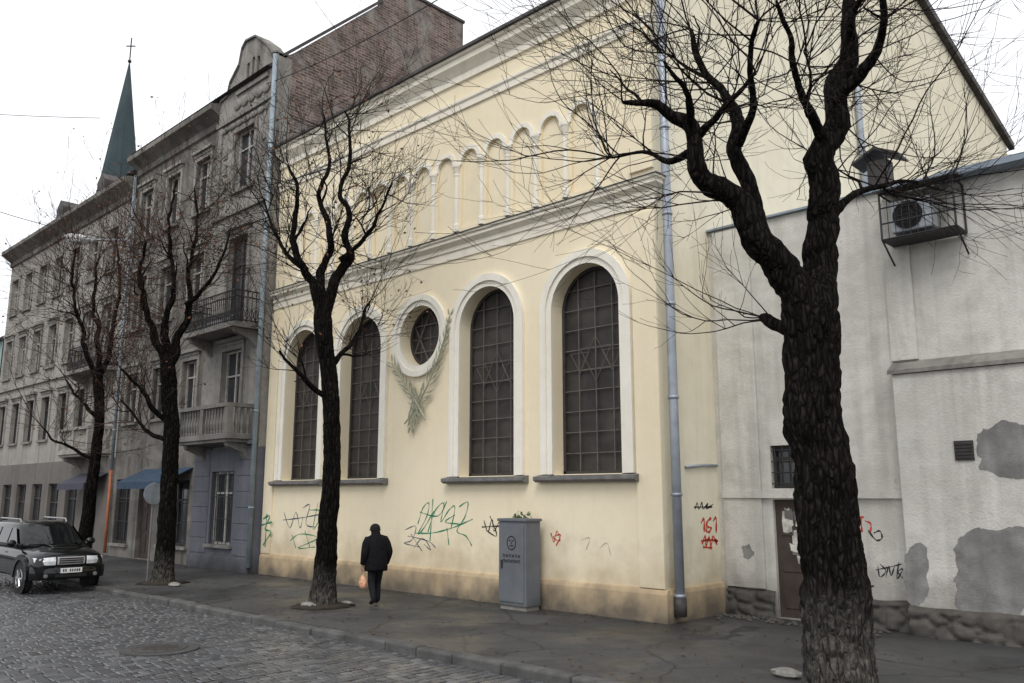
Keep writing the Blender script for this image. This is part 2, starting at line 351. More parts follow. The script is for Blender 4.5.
mb=MB(); sweep(mb,[(0,12.3),(.05,12.32),(.05,12.48),(.09,12.53),(.09,12.60),(0,12.66)],YF+.12); mb.build('string_course',M['cornice'],yb,recalc=False)
mb=MB(); sweep(mb,[(0,13.1),(.06,13.12),(.06,13.3),(.15,13.42),(.24,13.52),(.24,13.66),(.3,13.7),(.3,13.8),(0,13.9)],YF+.12); mb.build('eaves_cornice',M['cornice'],yb,recalc=False)
# roof
mb=MB(); mb.quad(V(XL-.0,YF-.36,13.80),V(XR+.25,YF-.36,13.80),V(XR+.25,27,22.75),V(XL,27,22.75)); mb.quad(V(XL,27,22.75),V(XR+.25,27,22.75),V(XR+.25,YBK+.4,19.06),V(XL,YBK+.4,19.06))
for (y0,z0,y1,z1) in ((YF-.36,13.80,27,22.75),(27,22.75,YBK+.4,19.06)):
    mb.prism([(y0,z0-.32),(y1,z1-.32),(y1,z1-.004),(y0,z0-.004)],lambda u,v,w: V(w,u,v),XR+.002,XR+.25)
mb.box(XL,XR+.3,YF-.38,YF-.3,13.77,13.85)
mb.build('roof',M['roof'],yb)
# arcade trim + colonnettes
for i,c_ in enumerate(NC):
    mb=MB(); band(mb,archopen(c_,NR,NZ-.05,NZ,12),archopen(c_,NR+.12,NZ-.05,NZ,12),P,.035,False); mb.build('arch_moulding',M['cream'],yb)
for i in range(len(NC)+1):
    x_=NC[0]-.46+.92*i; mb=MB()
    mb.lathe([(.085,9.02),(.085,9.2),(.065,9.24),(.06,10.5),(.075,10.54),(.06,10.58),(.10,10.72),(.12,10.76),(.12,10.83)],(x_,YF-.02,0),'z',12)
    mb.build('colonnette',M['cream'],yb,smooth=False)
# windows
def arched_window(cx):
    fr=MB(); band(fr,archopen(cx,WR-.07,Z0,ZS),archopen(cx,WR,Z0,ZS),lambda u,v,w: P(u,v,.42+w),.09,False); fr.box(cx-WR,cx+WR,YF+.33,YF+.42,Z0,Z0+.07)
    f=fr.build('window',M['frame_dk'],yb)
    mb=MB(); mb.quad(*[P(u,v,.41) for u,v in arch(cx,WR-.02,Z0+.01,ZS)]); mb.build('pane',M['pane'],f)
    g=MB(); H=ZS+WR-Z0
    for kx in (-.47,0,.47):
        top=ZS+math.sqrt(WR**2-kx**2)-.05; g.box(cx+kx-.010,cx+kx+.010,YF+.345,YF+.375,Z0+.05,top)
    for kz in range(1,10):
        z=Z0+kz*H/10; hw=WR-.04 if z<ZS else math.sqrt(max(WR**2-(z-ZS)**2,0))-.04
        g.box(cx-hw,cx+hw,YF+.352,YF+.372,z-.009,z+.009)
    zc=Z0+H*.55
    for dx in (-.44,0,.44):
        for sgn in (1,-1):
            rr_=.5 if dx==0 else .30
            if dx and sgn>0: continue
            pts=[(cx+dx+rr_*math.cos(PI/2*sgn+2*PI*q/3),zc+rr_*math.sin(PI/2*sgn+2*PI*q/3)) for q in range(4)]
            for q in range(3): g.tube([P(pts[q][0],pts[q][1],.345),P(pts[q+1][0],pts[q+1][1],.345)],.007,4)
    g.build('grille',M['bars'],f)
    s=MB(); band(s,archopen(cx,WR,Z0,ZS),archopen(cx,WR+.14,Z0,ZS),P,.05,False); band(s,archopen(cx,WR+.14,Z0,ZS),archopen(cx,WR+.31,Z0,ZS),P,.095,False)
    s.build('surround',M['cream'],f)
    s=MB(); s.prism([(.40,Z0+.01),(-.22,Z0-.05),(-.22,Z0-.12),(-.14,Z0-.17),(.0,Z0-.17),(.0,Z0-.02),(.40,Z0-.02)],lambda u,v,w: V(w,YF+u,v),cx-WR+.002,cx+WR-.002)
    s.prism([(-.002,Z0-.005),(-.22,Z0-.05),(-.22,Z0-.12),(-.14,Z0-.17),(-.002,Z0-.17)],lambda u,v,w: V(w,YF+u,v),cx-WR-.42,cx-WR)
    s.prism([(-.002,Z0-.005),(-.22,Z0-.05),(-.22,Z0-.12),(-.14,Z0-.17),(-.002,Z0-.17)],lambda u,v,w: V(w,YF+u,v),cx+WR,cx+WR+.42)
    s.build('sill',M['sill'],f)
for c_ in WC: arched_window(c_)
fr=MB(); band(fr,circ(*RC,.72),circ(*RC,.8),lambda u,v,w: P(u,v,.42+w),.1,True); f=fr.build('round_window',M['frame_dk'],yb)
mb=MB(); mb.quad(*[P(u,v,.41) for u,v in circ(*RC,.79)]); mb.build('pane',M['pane'],f)
g=MB()
for sgn in (1,-1):
    pts=[(RC[0]+.72*math.cos(PI/2*sgn+2*PI*q/3),RC[1]+.72*math.sin(PI/2*sgn+2*PI*q/3)) for q in range(4)]
    for q in range(3): g.tube([P(pts[q][0],pts[q][1],.35),P(pts[q+1][0],pts[q+1][1],.35)],.018,4)
for q in range(3):
    kx=(-.36,0,.36)[q]; h_=math.sqrt(.72**2-kx**2); g.tube([P(RC[0]+kx,RC[1]-h_,.36),P(RC[0]+kx,RC[1]+h_,.36)],.010,4); g.tube([P(RC[0]-h_,RC[1]+kx,.365),P(RC[0]+h_,RC[1]+kx,.365)],.010,4)
g.build('grille',M['bars'],f)
s=MB(); band(s,circ(*RC,.8),circ(*RC,.94),P,.05,True); band(s,circ(*RC,.94),circ(*RC,1.09),P,.10,True); s.build('surround',M['cream'],f)
# palm branches: slim wheat-like blades
def fac(px,py): p=onY(px,py,YF); return (p.x,p.z)
def bez(a,b_,c_,n): return [((1-t)**2*a[0]+2*t*(1-t)*b_[0]+t*t*c_[0],(1-t)**2*a[1]+2*t*(1-t)*b_[1]+t*t*c_[1]) for t in [i/n for i in range(n+1)]]
for bi,(a,b_,c_,lm) in enumerate((((408,424),(438,386),(453,317),.62),((429,420),(414,392),(395,364),.52),((416,384),(419,402),(414,428),.42))):
    mb=MB(); pts=bez(fac(*a),fac(*b_),fac(*c_),17 if bi==0 else 12); N=len(pts)-1; mb.tube([P(u,v,-.115) for u,v in pts],.02,6)
    for i in range(1,N+1):
        p=pts[i]; q=pts[i-1]; ang=math.atan2(p[1]-q[1],p[0]-q[0]); l=lm*(math.sin(PI*((i+1)/(N+4))**.8)*.65+.35)*random.uniform(.7,1.2)
        for sg in (1,-1):
            if bi==0 and sg==1 and i>9: l*=.6
            an=ang+sg*(.45+random.uniform(-.15,.25)); e=(p[0]+l*math.cos(an),p[1]+l*math.sin(an)); m_=(p[0]+l*.5*math.cos(an+sg*.12),p[1]+l*.5*math.sin(an+sg*.12)); nx,nz=-math.sin(an)*.02,math.cos(an)*.02
            mb.quad(P(p[0],p[1],-.11),P(m_[0]+nx,m_[1]+nz,-.12),P(e[0],e[1],-.105),P(m_[0]-nx,m_[1]-nz,-.12))
            mb.quad(P(p[0],p[1],-.10),P(m_[0]+nx,m_[1]+nz,-.095),P(e[0],e[1],-.09),P(m_[0]-nx,m_[1]-nz,-.095))
    mb.build('palm_branch',M['palm'],yb)
# drainpipes
def pipe(parent,pts,r,mat,name='drainpipe',rings=()):
    mb=MB(); mb.tube(pts,r,14)
    for z in rings: mb.lathe([(r+.002,z-.03),(r+.016,z-.03),(r+.016,z+.03),(r+.002,z+.03)],(pts[0][0],pts[0][1],0),'z',14)
    return mb.build(name,mat,parent,smooth=True)
px_,py_=XR+.19,YF+.20
pipe(yb,[(px_,py_,14.0),(px_,py_,9),(px_,py_,4),(px_,py_,.45)],.095,M['zinc'],rings=(.5,2.4,4.3,6.2,8.1,10,12))
pipe(yb,[(px_,py_,.46),(px_,py_,.12)],.125,M['castiron'])
pipe(yb,[(XR+.12,25.4,8.2),(XR+.12,25.4,14),(XR+.12,25.4,21.3)],.1,M['zinc'],rings=(10,13,16,19))
pipe(yb,[(XR+.04,14.9,2.95),(XR+.04,15.6,3.0),(XR+.04,16.1,3.0)],.03,M['zinc'])
# graffiti strokes
def strokes(parent,lines,mat,mapf,wd,off,name='graffiti'):
    mb=MB()
    for ln in lines:
        pts=[mapf(*p) for p in ln]; out=[]
        for i in range(len(pts)-1):
            p0=pts[max(i-1,0)];p1=pts[i];p2=pts[i+1];p3=pts[min(i+2,len(pts)-1)]
            for t in (0,.25,.5,.75): out.append(.5*((2*p1)+(p2-p0)*t+(2*p0-5*p1+4*p2-p3)*t*t+(3*p1-p0-3*p2+p3)*t**3))
        out.append(pts[-1]); L=[];Rr=[]
        for i,p in enumerate(out):
            d=out[min(i+1,len(out)-1)]-out[max(i-1,0)]; d=d.normalized() if d.length>1e-6 else V(0,0,1)
            n=off.cross(d).normalized()*wd*.5*(.75+.4*math.sin(i*1.7+len(ln))); L.append(p+n+off); Rr.append(p-n+off)
        mb.loft([L,Rr],cap=False,closed=False)
    return mb.build(name,mat,parent,recalc=False)
fY=lambda x,y: onY(x,y,YF); oY=V(0,-.004,0); fYp=lambda x,y: onY(x,y,YF-.066)
strokes(yb,[[(418,524),(423,508),(429,503),(427,516),(418,534),(424,528),(434,511)],[(428,532),(435,511),(444,503),(441,522),(449,510),(455,507),(451,529)],[(459,507),(468,502),(465,517),(457,531),(466,536),(472,546)],[(415,533),(432,533),(452,528),(473,519)],[(447,528),(449,545)],[(433,499),(430,541)],[(455,515),(445,522),(460,524)],[(420,512),(438,516),(447,501)]],M['green_g'],fY,.035,oY)
strokes(yb,[[(414,548),(423,538),(431,550),(424,544)],[(405,530),(416,526),(412,540),(404,543),(420,547)],[(408,536),(428,541),(436,548)],[(411,534),(422,551)]],M['blue_g'],fY,.025,oY)
strokes(yb,[[(263,519),(270,516),(265,529),(271,532),(263,545)],[(267,514),(265,547)],[(262,525),(272,522)]],M['green_g'],fYp,.06,oY)
strokes(yb,[[(284,512),(290,528),(296,512),(300,528),(303,517)],[(303,508),(310,505),(306,524),(316,527)],[(283,520),(300,518),(322,514)]],M['blue_g'],fY,.035,oY)
strokes(yb,[[(318,503),(313,530),(322,512),(309,510)],[(290,541),(300,534),(318,538),(298,548),(315,547)],[(305,531),(310,547)],[(292,535),(296,548)]],M['green_g'],fY,.035,oY)
strokes(yb,[[(484,520),(488,532),(492,519),(494,531),(499,522)],[(482,527),(500,526)],[(490,516),(497,536),(486,530)]],M['black_g'],fY,.035,oY)
strokes(yb,[[(551,533),(554,542),(557,531),(560,541),(553,537),(561,535),(556,546)]],M['red_g'],fY,.032,oY)
for ln in ([(600,548),(607,543),(611,556)],[(582,540),(590,538),(586,550)]): strokes(yb,[ln],M['grey_g'],fY,.025,oY)
fX=lambda x,y: onX(x,y,XR); oX=V(.0045,0,0)
strokes(yb,[[(701,523),(704,519),(704,532)],[(711,518),(707,522),(706,530),(709,532),(711,528),(707,527)],[(713,521),(716,518),(716,533)]],M['red_g'],fX,.065,oX)
strokes(yb,[[(702,544),(705,536),(706,546),(709,537),(711,546),(713,536),(717,545)],[(701,541),(710,540),(718,541)],[(703,547),(712,548)]],M['red_g'],fX,.06,oX)
strokes(yb,[[(695,509),(697,503),(699,509),(702,502),(703,509),(708,503),(706,509),(713,504)],[(694,507),(712,507)]],M['black_g'],fX,.035,oX)
# ---------------------------------------------------------------- generic tenement pieces
def rect_window(parent,x0,x1,z0,z1,Y,dp=.22,mat=None,sill=True,door=False,bars=False):
    mat=mat or M['frame_wh']; t=.07; ya,yb2=Y+dp-.08,Y+dp
    fr=MB(); fr.box(x0,x0+t,ya,yb2,z0,z1); fr.box(x1-t,x1,ya,yb2,z0,z1); fr.box(x0+t,x1-t,ya,yb2,z0,z0+t); fr.box(x0+t,x1-t,ya,yb2,z1-t,z1)
    xm=(x0+x1)/2; zt=z1-(z1-z0)*.3; fr.box(xm-.035,xm+.035,ya+.01,yb2,z0+t,z1-t); fr.box(x0+t,xm-.035,ya+.01,yb2,zt-.03,zt+.03); fr.box(xm+.035,x1-t,ya+.01,yb2,zt-.03,zt+.03)
    f=fr.build('window' if not door else 'balcony_door',mat,parent)
    MB().quad(V(x0,Y+dp-.02,z0),V(x1,Y+dp-.02,z0),V(x1,Y+dp-.02,z1),V(x0,Y+dp-.02,z1)).build('pane',M['pane2'],f)
    if sill: 
        s=MB(); s.box(x0-.12,x1+.12,Y-.12,Y-.002,z0-.1,z0); s.build('sill',M['stone'],f)
    if bars:
        s=MB()
        for i in range(6):
            xx=x0+.08+(x1-x0-.16)*i/5; s.tube([V(xx,Y+.03,z0+.02),V(xx,Y+.03,z1-.02)],.014,5)
        for i in range(4):
            zz=z0+.1+(z1-z0-.2)*i/3; s.tube([V(x0,Y+.03,zz),V(x1,Y+.03,zz)],.012,5)
        s.build('grille',M['iron'],f)
    return f
def surround(parent,x0,x1,z0,z1,Y,mat,hood=True):
    s=MB(); w=.16
    s.box(x0-w,x0-.001,Y-.06,Y-.001,z0,z1+w); s.box(x1+.001,x1+w,Y-.06,Y-.001,z0,z1+w); s.box(x0,x1,Y-.06,Y-.001,z1+.001,z1+w)
    if hood: s.box(x0-w-.08,x1+w+.08,Y-.18,Y-.001,z1+w+.12,z1+w+.24); s.box(x0-w,x1+w,Y-.09,Y-.001,z1+w+.001,z1+w+.119)
    s.build('window_surround',mat,parent)
def iron_balcony(parent,x0,x1,z,Y,d=.9,h=1.0):
    s=MB(); s.box(x0,x1,Y-d,Y-.002,z-.16,z); 
    for xx in (x0+.25,x1-.25): s.prism([(Y-.002,z-.16),(Y-d+.1,z-.16),(Y-d+.2,z-.3),(Y-.25,z-.5),(Y-.002,z-.75)],lambda u,v,w: V(w,u,v),xx-.1,xx+.1)
    b_=s.build('balcony',M['stone'],parent)
    g=MB()
    path=[V(x0+.05,Y-.01,0),V(x0+.05,Y-d+.05,0),V(x1-.05,Y-d+.05,0),V(x1-.05,Y-.01,0)]
    for a,c_ in zip(path,path[1:]):
        for zz in (z+.08,z+h*.8,z+h): g.tube([a+V(0,0,zz),c_+V(0,0,zz)],.025,6)
        n=max(2,int((c_-a).length/.13))
        for i in range(n+1):
            p=a.lerp(c_,i/n); g.tube([p+V(0,0,z),p+V(0,0,z+h)],.014,5)
            if i<n:
                q=a.lerp(c_,(i+1)/n); g.tube([p+V(0,0,z+.1),q+V(0,0,z+h*.45)],.011,4); g.tube([q+V(0,0,z+.1),p+V(0,0,z+h*.45)],.011,4)
    g.build('railing',M['iron'],b_)
def stone_balcony(parent,x0,x1,z,Y,d=.95,h=.95,mat=None):
    mat=mat or M['stone']; s=MB(); s.box(x0,x1,Y-d,Y-.002,z-.18,z); s.box(x0+.08,x1-.08,Y-d+.08,Y-.002,z-.28,z-.18)
    for xx in (x0+.35,x1-.35): s.prism([(Y-.002,z-.28),(Y-d+.15,z-.28),(Y-d+.2,z-.4),(Y-.25,z-.6),(Y-.002,z-.9)],lambda u,v,w: V(w,u,v),xx-.13,xx+.13)
    b_=s.build('balcony',mat,parent,bevel=.015)
    g=MB()
    g.box(x0,x1,Y-d-.02,Y-d+.2,z+h-.12,z+h); g.box(x0,x0+.2,Y-d+.2,Y-.002,z+h-.12,z+h); g.box(x1-.2,x1,Y-d+.2,Y-.002,z+h-.12,z+h)
    for xx in (x0,x1-.22,(x0+x1)/2-.11): g.box(xx+.001,xx+.221,Y-d-.005,Y-d+.19,z,z+h-.12)
    n=int((x1-x0)/.2)
    for i in range(n):
        xx=x0+.1+(x1-x0-.2)*(i+.5)/n; g.lathe([(.05,0),(.05,.08),(.035,.1),(.075,.32),(.035,.6),(.05,.7),(.05,h-.12)],(xx,Y-d+.1,z),'z',8)
    for i in range(3):
        for xx in (x0+.1,x1-.1): g.lathe([(.05,0),(.05,.08),(.035,.1),(.075,.32),(.035,.6),(.05,.7),(.05,h-.12)],(xx,Y-d+.35+.2*i,z),'z',8)
    g.build('balustrade',mat,b_)
# ---------------------------------------------------------------- tenement with ornate gable
T1=empty('gabled_tenement',(-30,14.05,0),'soot grey tenement with tapered ornate gable, brick firewall and blue-grey ground floor','building')
Yt=14.05; Yb=13.85; TX0=-36.1; TXb=-28.5; TX1=-24.42
Pt=lambda u,v,w: V(u,Yt+w,v); Pb=lambda u,v,w: V(u,Yb+w,v)
cols=[-34.9,-32.4,-29.9]; rows=[(5.25,7.25),(9.1,11.3),(12.95,15.1)]
hl=[];wl=[]
for cx in cols:
    for (z0,z1) in rows: hl.append(rectl(cx-.58,cx+.58,z0,z1)); wl.append((cx-.58,cx+.58,z0,z1))
mb=MB(); holed(mb,rectl(TX0,TXb,3.9,16.3),hl,Pt,[.25]*len(hl)); mb.build('wall',M['tene'],T1,recalc=False)
for q in wl: rect_window(T1,*q,Yt); surround(T1,*q,Yt,M['tenelite'])
gl=[(-35.6,-34.2,.5,3.0),(-33.4,-32.2,0.02,2.7),(-31.4,-29.2,.6,2.9)]
mb=MB(); holed(mb,rectl(TX0,TXb,0,3.9),[rectl(*q) for q in gl],lambda u,v,w: V(u,Yt-.08+w,v),[.3]*3)
mb.quad(V(TX0,Yt-.08,3.9),V(TXb,Yt-.08,3.9),V(TXb,Yt,3.9),V(TX0,Yt,3.9)); mb.build('ground_floor_wall',M['tene'],T1,recalc=False)
for i,q in enumerate(gl):
    if i==1:
        d=MB(); d.box(q[0],q[1],Yt+.1,Yt+.16,q[2],q[3]); 
        for a in (0,1): 
            for b_ in (0,1,2): xx=q[0]+.1+a*.55; zz=.25+b_*.8; d.box(xx,xx+.42,Yt+.08,Yt+.1,zz,zz+.65)
        d.build('door',M['door'],T1)
    else: rect_window(T1,*q,Yt-.08,mat=M['frame_dk'],bars=True)
# bay
gp=[onY(x,y,Yb) for x,y in ((268,45),(257,37),(247,42),(243,50),(240,66),(231,84),(228,98),(222,103))]
gab=[(TXb,0),(TX1,0),(TX1,17.35),(-24.8,17.45)]+[(max(p.x,TXb+.06),p.z) for p in gp]+[(TXb,16.55)]
bw=[(-27.08,-25.72,12.95,15.2),(-27.05,-25.75,7.95,11.2),(-27.05,-25.75,4.35,7.2)]
vent=[(-26.62+.36*i,-26.44+.36*i,16.95,17.75+.1*(i==1)) for i in range(3)]
up=[g for g in gab if g[1]>1]; outl=[(TXb,3.9),(TX1,3.9)]+up
mb=MB(); holed(mb,outl,[rectl(*q) for q in bw+vent],Pb,[.25]*3+[.15]*3)
for a,b_ in zip(outl[2:],outl[3:]): mb.quad(Pb(a[0],a[1],0),Pb(b_[0],b_[1],0),Pb(b_[0],b_[1],.5),Pb(a[0],a[1],.5))
mb.quad(Pb(TXb,3.9,0),Pb(TXb,16.55,0),Pb(TXb,16.55,.21),Pb(TXb,3.9,.21)); mb.quad(Pb(TX1,3.9,0),Pb(TX1,17.25,0),Pb(TX1,17.25,.5),Pb(TX1,3.9,.5))
for q in vent: mb.quad(Pb(q[0],q[2],.15),Pb(q[1],q[2],.15),Pb(q[1],q[3],.15),Pb(q[0],q[3],.15))
mb.build('bay_wall',M['tenelite'],T1,recalc=False)
cp=MB()
for a,b_ in zip(outl[2:-1],outl[3:]):
    cp.add([Pb(a[0],a[1]+.003,-.08),Pb(b_[0],b_[1]+.003,-.08),Pb(b_[0],b_[1]+.003,.52),Pb(a[0],a[1]+.003,.52),Pb(a[0],a[1]+.07,-.08),Pb(b_[0],b_[1]+.07,-.08),Pb(b_[0],b_[1]+.07,.52),Pb(a[0],a[1]+.07,.52)],[(0,1,2,3),(4,5,6,7),(0,1,5,4),(1,2,6,5),(2,3,7,6),(3,0,4,7)])
cp.build('gable_coping',M['stone'],T1)
rect_window(T1,*bw[0],Yb); surround(T1,*bw[0],Yb,M['stone'],False); rect_window(T1,*bw[1],Yb,sill=False,door=True,mat=M['frame_dk']); surround(T1,*bw[1],Yb,M['stone']); rect_window(T1,*bw[2],Yb,sill=False,door=True); surround(T1,*bw[2],Yb,M['stone'])
for z in (7.7,12.1,15.75):
    mb=MB(); mb.box(TXb,TX1,Yb-.1,Yb-.001,z,z+.18); mb.build('string_course',M['stone'],T1)
mb=MB(); mb.box(-27.2,-25.0,Yb-.08,Yb-.001,16.68,16.82); mb.build('gable_band',M['stone'],T1)
mb=MB()
for i in range(7): mb.ell((-27.9+.5*i,Yb-.03,15.55),.26,.06,.12)
mb.build('frieze_ornament',M['stone'],T1)
mb=MB()
for i in range(5): mb.ell((-27.1+.5*i,Yb-.03,16.3),.26,.07,.2)
mb.build('frieze_ornament',M['stone'],T1)
for xx in (-28.4,-24.85): mb=MB(); mb.box(xx,xx+.32,Yb-.07,Yb-.001,12.3,15.7); mb.build('pilaster',M['stone'],T1)
for xx in (-27.95,-25.2):
    for zz in (12.6,13.2,13.8,14.4): mb=MB(); mb.box(xx,xx+.3,Yb-.04,Yb-.001,zz,zz+.35); mb.build('panel_ornament',M['stone'],T1)
bg_=[(-27.2,-25.7,.8,3.15)]
mb=MB(); holed(mb,rectl(TXb,TX1,0,3.9),[rectl(*bg_[0])],lambda u,v,w: V(u,Yb-.08+w,v),[.3])
mb.quad(V(TXb,Yb-.08,3.9),V(TX1,Yb-.08,3.9),V(TX1,Yb,3.9),V(TXb,Yb,3.9)); mb.quad(V(TXb,Yb-.08,0),V(TXb,Yb-.08,3.9),V(TXb,Yt,3.9),V(TXb,Yt,0)); mb.quad(V(TX1,Yb-.08,0),V(TX1,Yb-.08,3.9),V(TX1,Yt+.2,3.9),V(TX1,Yt+.2,0))
mb.build('bay_ground_floor',M['bluegrey'],T1,recalc=False)
mb=MB()
for z in (.5,1.0,1.5,2.0,2.5,3.0,3.5):
    mb.box(TXb+.05,-27.35,Yb-.098,Yb-.081,z,z+.46); mb.box(-25.55,TX1-.05,Yb-.098,Yb-.081,z,z+.46)
mb.box(TXb,TX1,Yb-.16,Yb-.081,0,.45); mb.box(TXb,TX1,Yb-.2,Yb-.081,3.97,4.1)
mb.build('rustication',M['bluegrey'],T1,bevel=.012)
rect_window(T1,*bg_[0],Yb-.08,dp=.24,bars=True)
stone_balcony(T1,-28.2,-24.7,4.3,Yb); iron_balcony(T1,-28.2,-24.7,7.85,Yb,d=.95,h=1.05)
mb=MB(); mb.prism([(0,15.95),(-.1,16.0),(-.1,16.25),(-.3,16.4),(-.55,16.55),(-.55,16.75),(.2,16.95),(.2,15.95)],lambda u,v,w: V(w,Yt+u,v),TX0,TXb-.002); mb.build('eaves_cornice',M['tene'],T1)
# body, roof, firewall, chimneys
mb=MB(); mb.box(TX0,TX1-.4,Yt+.5,24,0,16.2); mb.build('rear_body',M['tene'],T1)
mb=MB(); mb.prism([(Yt-.4,16.97),(17.8,20.4),(22.2,21.4),(24,16.6)],lambda u,v,w: V(w,u,v),TX0,TX1-.4); mb.build('roof',M['roof'],T1)
mb=MB(); mb.prism([(Yt+.06,0),(Yt+.06,17.25),(18.2,21.2),(18.2,21.9),(20.2,22.1),(22.4,22.1),(22.4,0)],lambda u,v,w: V(w,u,v),TX1-.38,TX1-.001); mb.build('firewall',M['brick'],T1)
mb=MB(); mb.box(TX1-.9,TX1-.1,18.8,20.1,21.9,23.1); mb.box(TX1-.95,TX1-.05,18.75,20.15,23.1,23.25); mb.build('chimney',M['brick'],T1)
mb=MB(); mb.prism([(18.15,22.0),(18.15,21.9),(20.2,22.11),(22.45,22.11),(22.45,22.22),(20.2,22.22)],lambda u,v,w: V(w,u,v),TX1-.42,TX1+.06); mb.prism([(Yt-.02,17.27),(18.14,21.2),(18.14,21.32),(Yt-.02,17.39)],lambda u,v,w: V(w,u,v),TX1-.42,TX1+.05); mb.build('firewall_coping',M['roof'],T1)
pipe(T1,[(TX1+.04,Yb-.16,17.2),(TX1+.04,Yb-.16,9),(TX1+.04,Yb-.16,.2)],.075,M['bluepipe'],rings=(2,5,8,11,14))
pipe(T1,[(TX0+.15,Yt-.2,16.0),(TX0+.15,Yt-.2,9),(TX0+.15,Yt-.2,3.4)],.065,M['bluepipe'],rings=(5,8,11,14)); pipe(T1,[(TX0+.15,Yt-.2,3.4),(TX0+.15,Yt-.2,.1)],.06,M['orange'])
mb=MB(); mb.prism([(Yt-.09,3.35),(Yt-1.1,2.85),(Yt-1.1,2.6),(Yt-1.08,2.6),(Yt-1.08,2.83),(Yt-.09,3.31)],lambda u,v,w: V(w,u,v),-33.0,-29.0); mb.build('awning',M['awn'],T1)
# ---------------------------------------------------------------- beige tenement
T2=empty('long_tenement',(-44.6,14.05,0),'grey-beige four-storey tenement with dark roof at the far left of the street','building')
X0,X1=-53.2,TX0-.02; cols=[-52+2.28*i for i in range(7)]; rows=[(5.0,7.1),(8.6,10.7),(12.2,14.2)]
hl=[(cx-.55,cx+.55,z0,z1) for cx in cols for z0,z1 in rows]
mb=MB(); holed(mb,rectl(X0,X1,3.9,15.6),[rectl(*q) for q in hl],Pt,[.25]*len(hl)); mb.build('wall',M['tene2'],T2,recalc=False)
for i,q in enumerate(hl): rect_window(T2,*q,Yt,mat=M['frame_wh'] if i%3 else M['frame_dk']); surround(T2,*q,Yt,M['tenelite'],i%3!=2)
gl=[(cx-.7,cx+.7,.6 if i%2 else .02,2.9) for i,cx in enumerate(cols)]
mb=MB(); holed(mb,rectl(X0,X1,0,3.9),[rectl(*q) for q in gl],lambda u,v,w: V(u,Yt-.06+w,v),[.3]*7); mb.quad(V(X0,Yt-.06,3.9),V(X1,Yt-.06,3.9),V(X1,Yt,3.9),V(X0,Yt,3.9)); mb.build('ground_floor_wall',M['brownbase'],T2,recalc=False)
for i,q in enumerate(gl): rect_window(T2,*q,Yt-.06,mat=M['frame_dk'],sill=False)
mb=MB(); mb.prism([(0,15.1),(-.1,15.15),(-.1,15.4),(-.3,15.55),(-.6,15.75),(-.6,15.95),(.2,16.1),(.2,15.1)],lambda u,v,w: V(w,Yt+u,v),X0,X1); mb.build('cornice',M['tene'],T2)
mb=MB(); mb.box(X0,X1,Yt-.12,Yt-.001,7.9,8.1); mb.build('string_course',M['tene2'],T2)
mb=MB(); mb.box(X0,X1,Yt+.5,24,0,15.9); mb.build('rear_body',M['tene2'],T2)
mb=MB(); mb.prism([(Yt-.45,16.1),(15.0,17.4),(22,18.6),(24,16.1)],lambda u,v,w: V(w,u,v),X0,X1); r_=mb.build('roof',M['roof'],T2)
for xx in (-46.5,-41):
    d=MB(); d.prism([(xx-.45,16.3),(xx+.45,16.3),(xx+.45,17.2),(xx,17.6),(xx-.45,17.2)],lambda u,v,w: V(u,w,v),14.2,15.9); d.build('dormer',M['roof'],r_)
stone_balcony(T2,-40.2,-36.7,4.25,Yt,mat=M['tene2']); iron_balcony(T2,-40.2,-36.7,7.75,Yt)
mb=MB(); mb.prism([(Yt-.07,3.3),(Yt-1.0,2.85),(Yt-1.0,2.6),(Yt-.98,2.6),(Yt-.98,2.83),(Yt-.07,3.26)],lambda u,v,w: V(w,u,v),-39.6,-36.6); mb.build('awning',M['awn2'],T2)
# far teal building
T3=empty('distant_house',(-64,14.05,0),'teal stuccoed house beyond the grey-beige tenement at the left edge','building')
hl=[(-74+2.6*i-.55,-74+2.6*i+.55,z0,z0+1.9) for i in range(8) for z0 in (1.0,4.6,8.0)]
mb=MB(); holed(mb,rectl(-76,-53.4,0,11),[rectl(*q) for q in hl],Pt,[.2]*len(hl)); mb.build('wall',M['teal'],T3,recalc=False)
for q in hl: rect_window(T3,*q,Yt)
mb=MB(); mb.prism([(Yt-.4,11),(19,14),(24,11)],lambda u,v,w: V(w,u,v),-76,-53.4); mb.build('roof',M['roof'],T3)
# ---------------------------------------------------------------- church spire
cb_=atD(118,196,105); ap=atD(130,62,105); ctop=atD(132,38,105)
CH=empty('church',(cb_.x,cb_.y,0),'distant church with slender grey-green copper spire and cross above the rooftops','church')
mb=MB(); zb=cb_.z-3; R0=3.2
mb.loft([[V(cb_.x+r*math.cos(2*PI*j/8+.39),cb_.y+r*math.sin(2*PI*j/8+.39),z) for j in range(8)] for r,z in ((R0+.5,zb-1),(R0,zb),(R0*.74,zb+(ap.z-zb)*.2),(.06,ap.z))]); mb.build('spire',M['copper'],CH)
mb=MB(); mb.box(cb_.x-3.0,cb_.x+3.0,cb_.y-3.0,cb_.y+3.0,0,zb-1.01); mb.build('tower',M['tene'],CH)
mb=MB(); mb.box(cb_.x-26,cb_.x-3.3,cb_.y-6,cb_.y+6,0,12); mb.prism([(cb_.y-6.4,12),(cb_.y+6.4,12),(cb_.y,19)],lambda u,v,w: V(w,u,v),cb_.x-26,cb_.x-3.3); mb.build('nave',M['tene'],CH)
mb=MB(); h=ctop.z-ap.z; mb.tube([V(cb_.x,cb_.y,ap.z-.3),V(cb_.x,cb_.y,ctop.z)],.09,6); q=V(math.sin(A),math.cos(A),0)*.6; c_=V(cb_.x,cb_.y,ap.z+h*.66); mb.tube([c_-q,c_+q],.09,6); mb.ell((cb_.x,cb_.y,ap.z+.1),.25,.25,.25); mb.build('cross',M['iron'],CH)
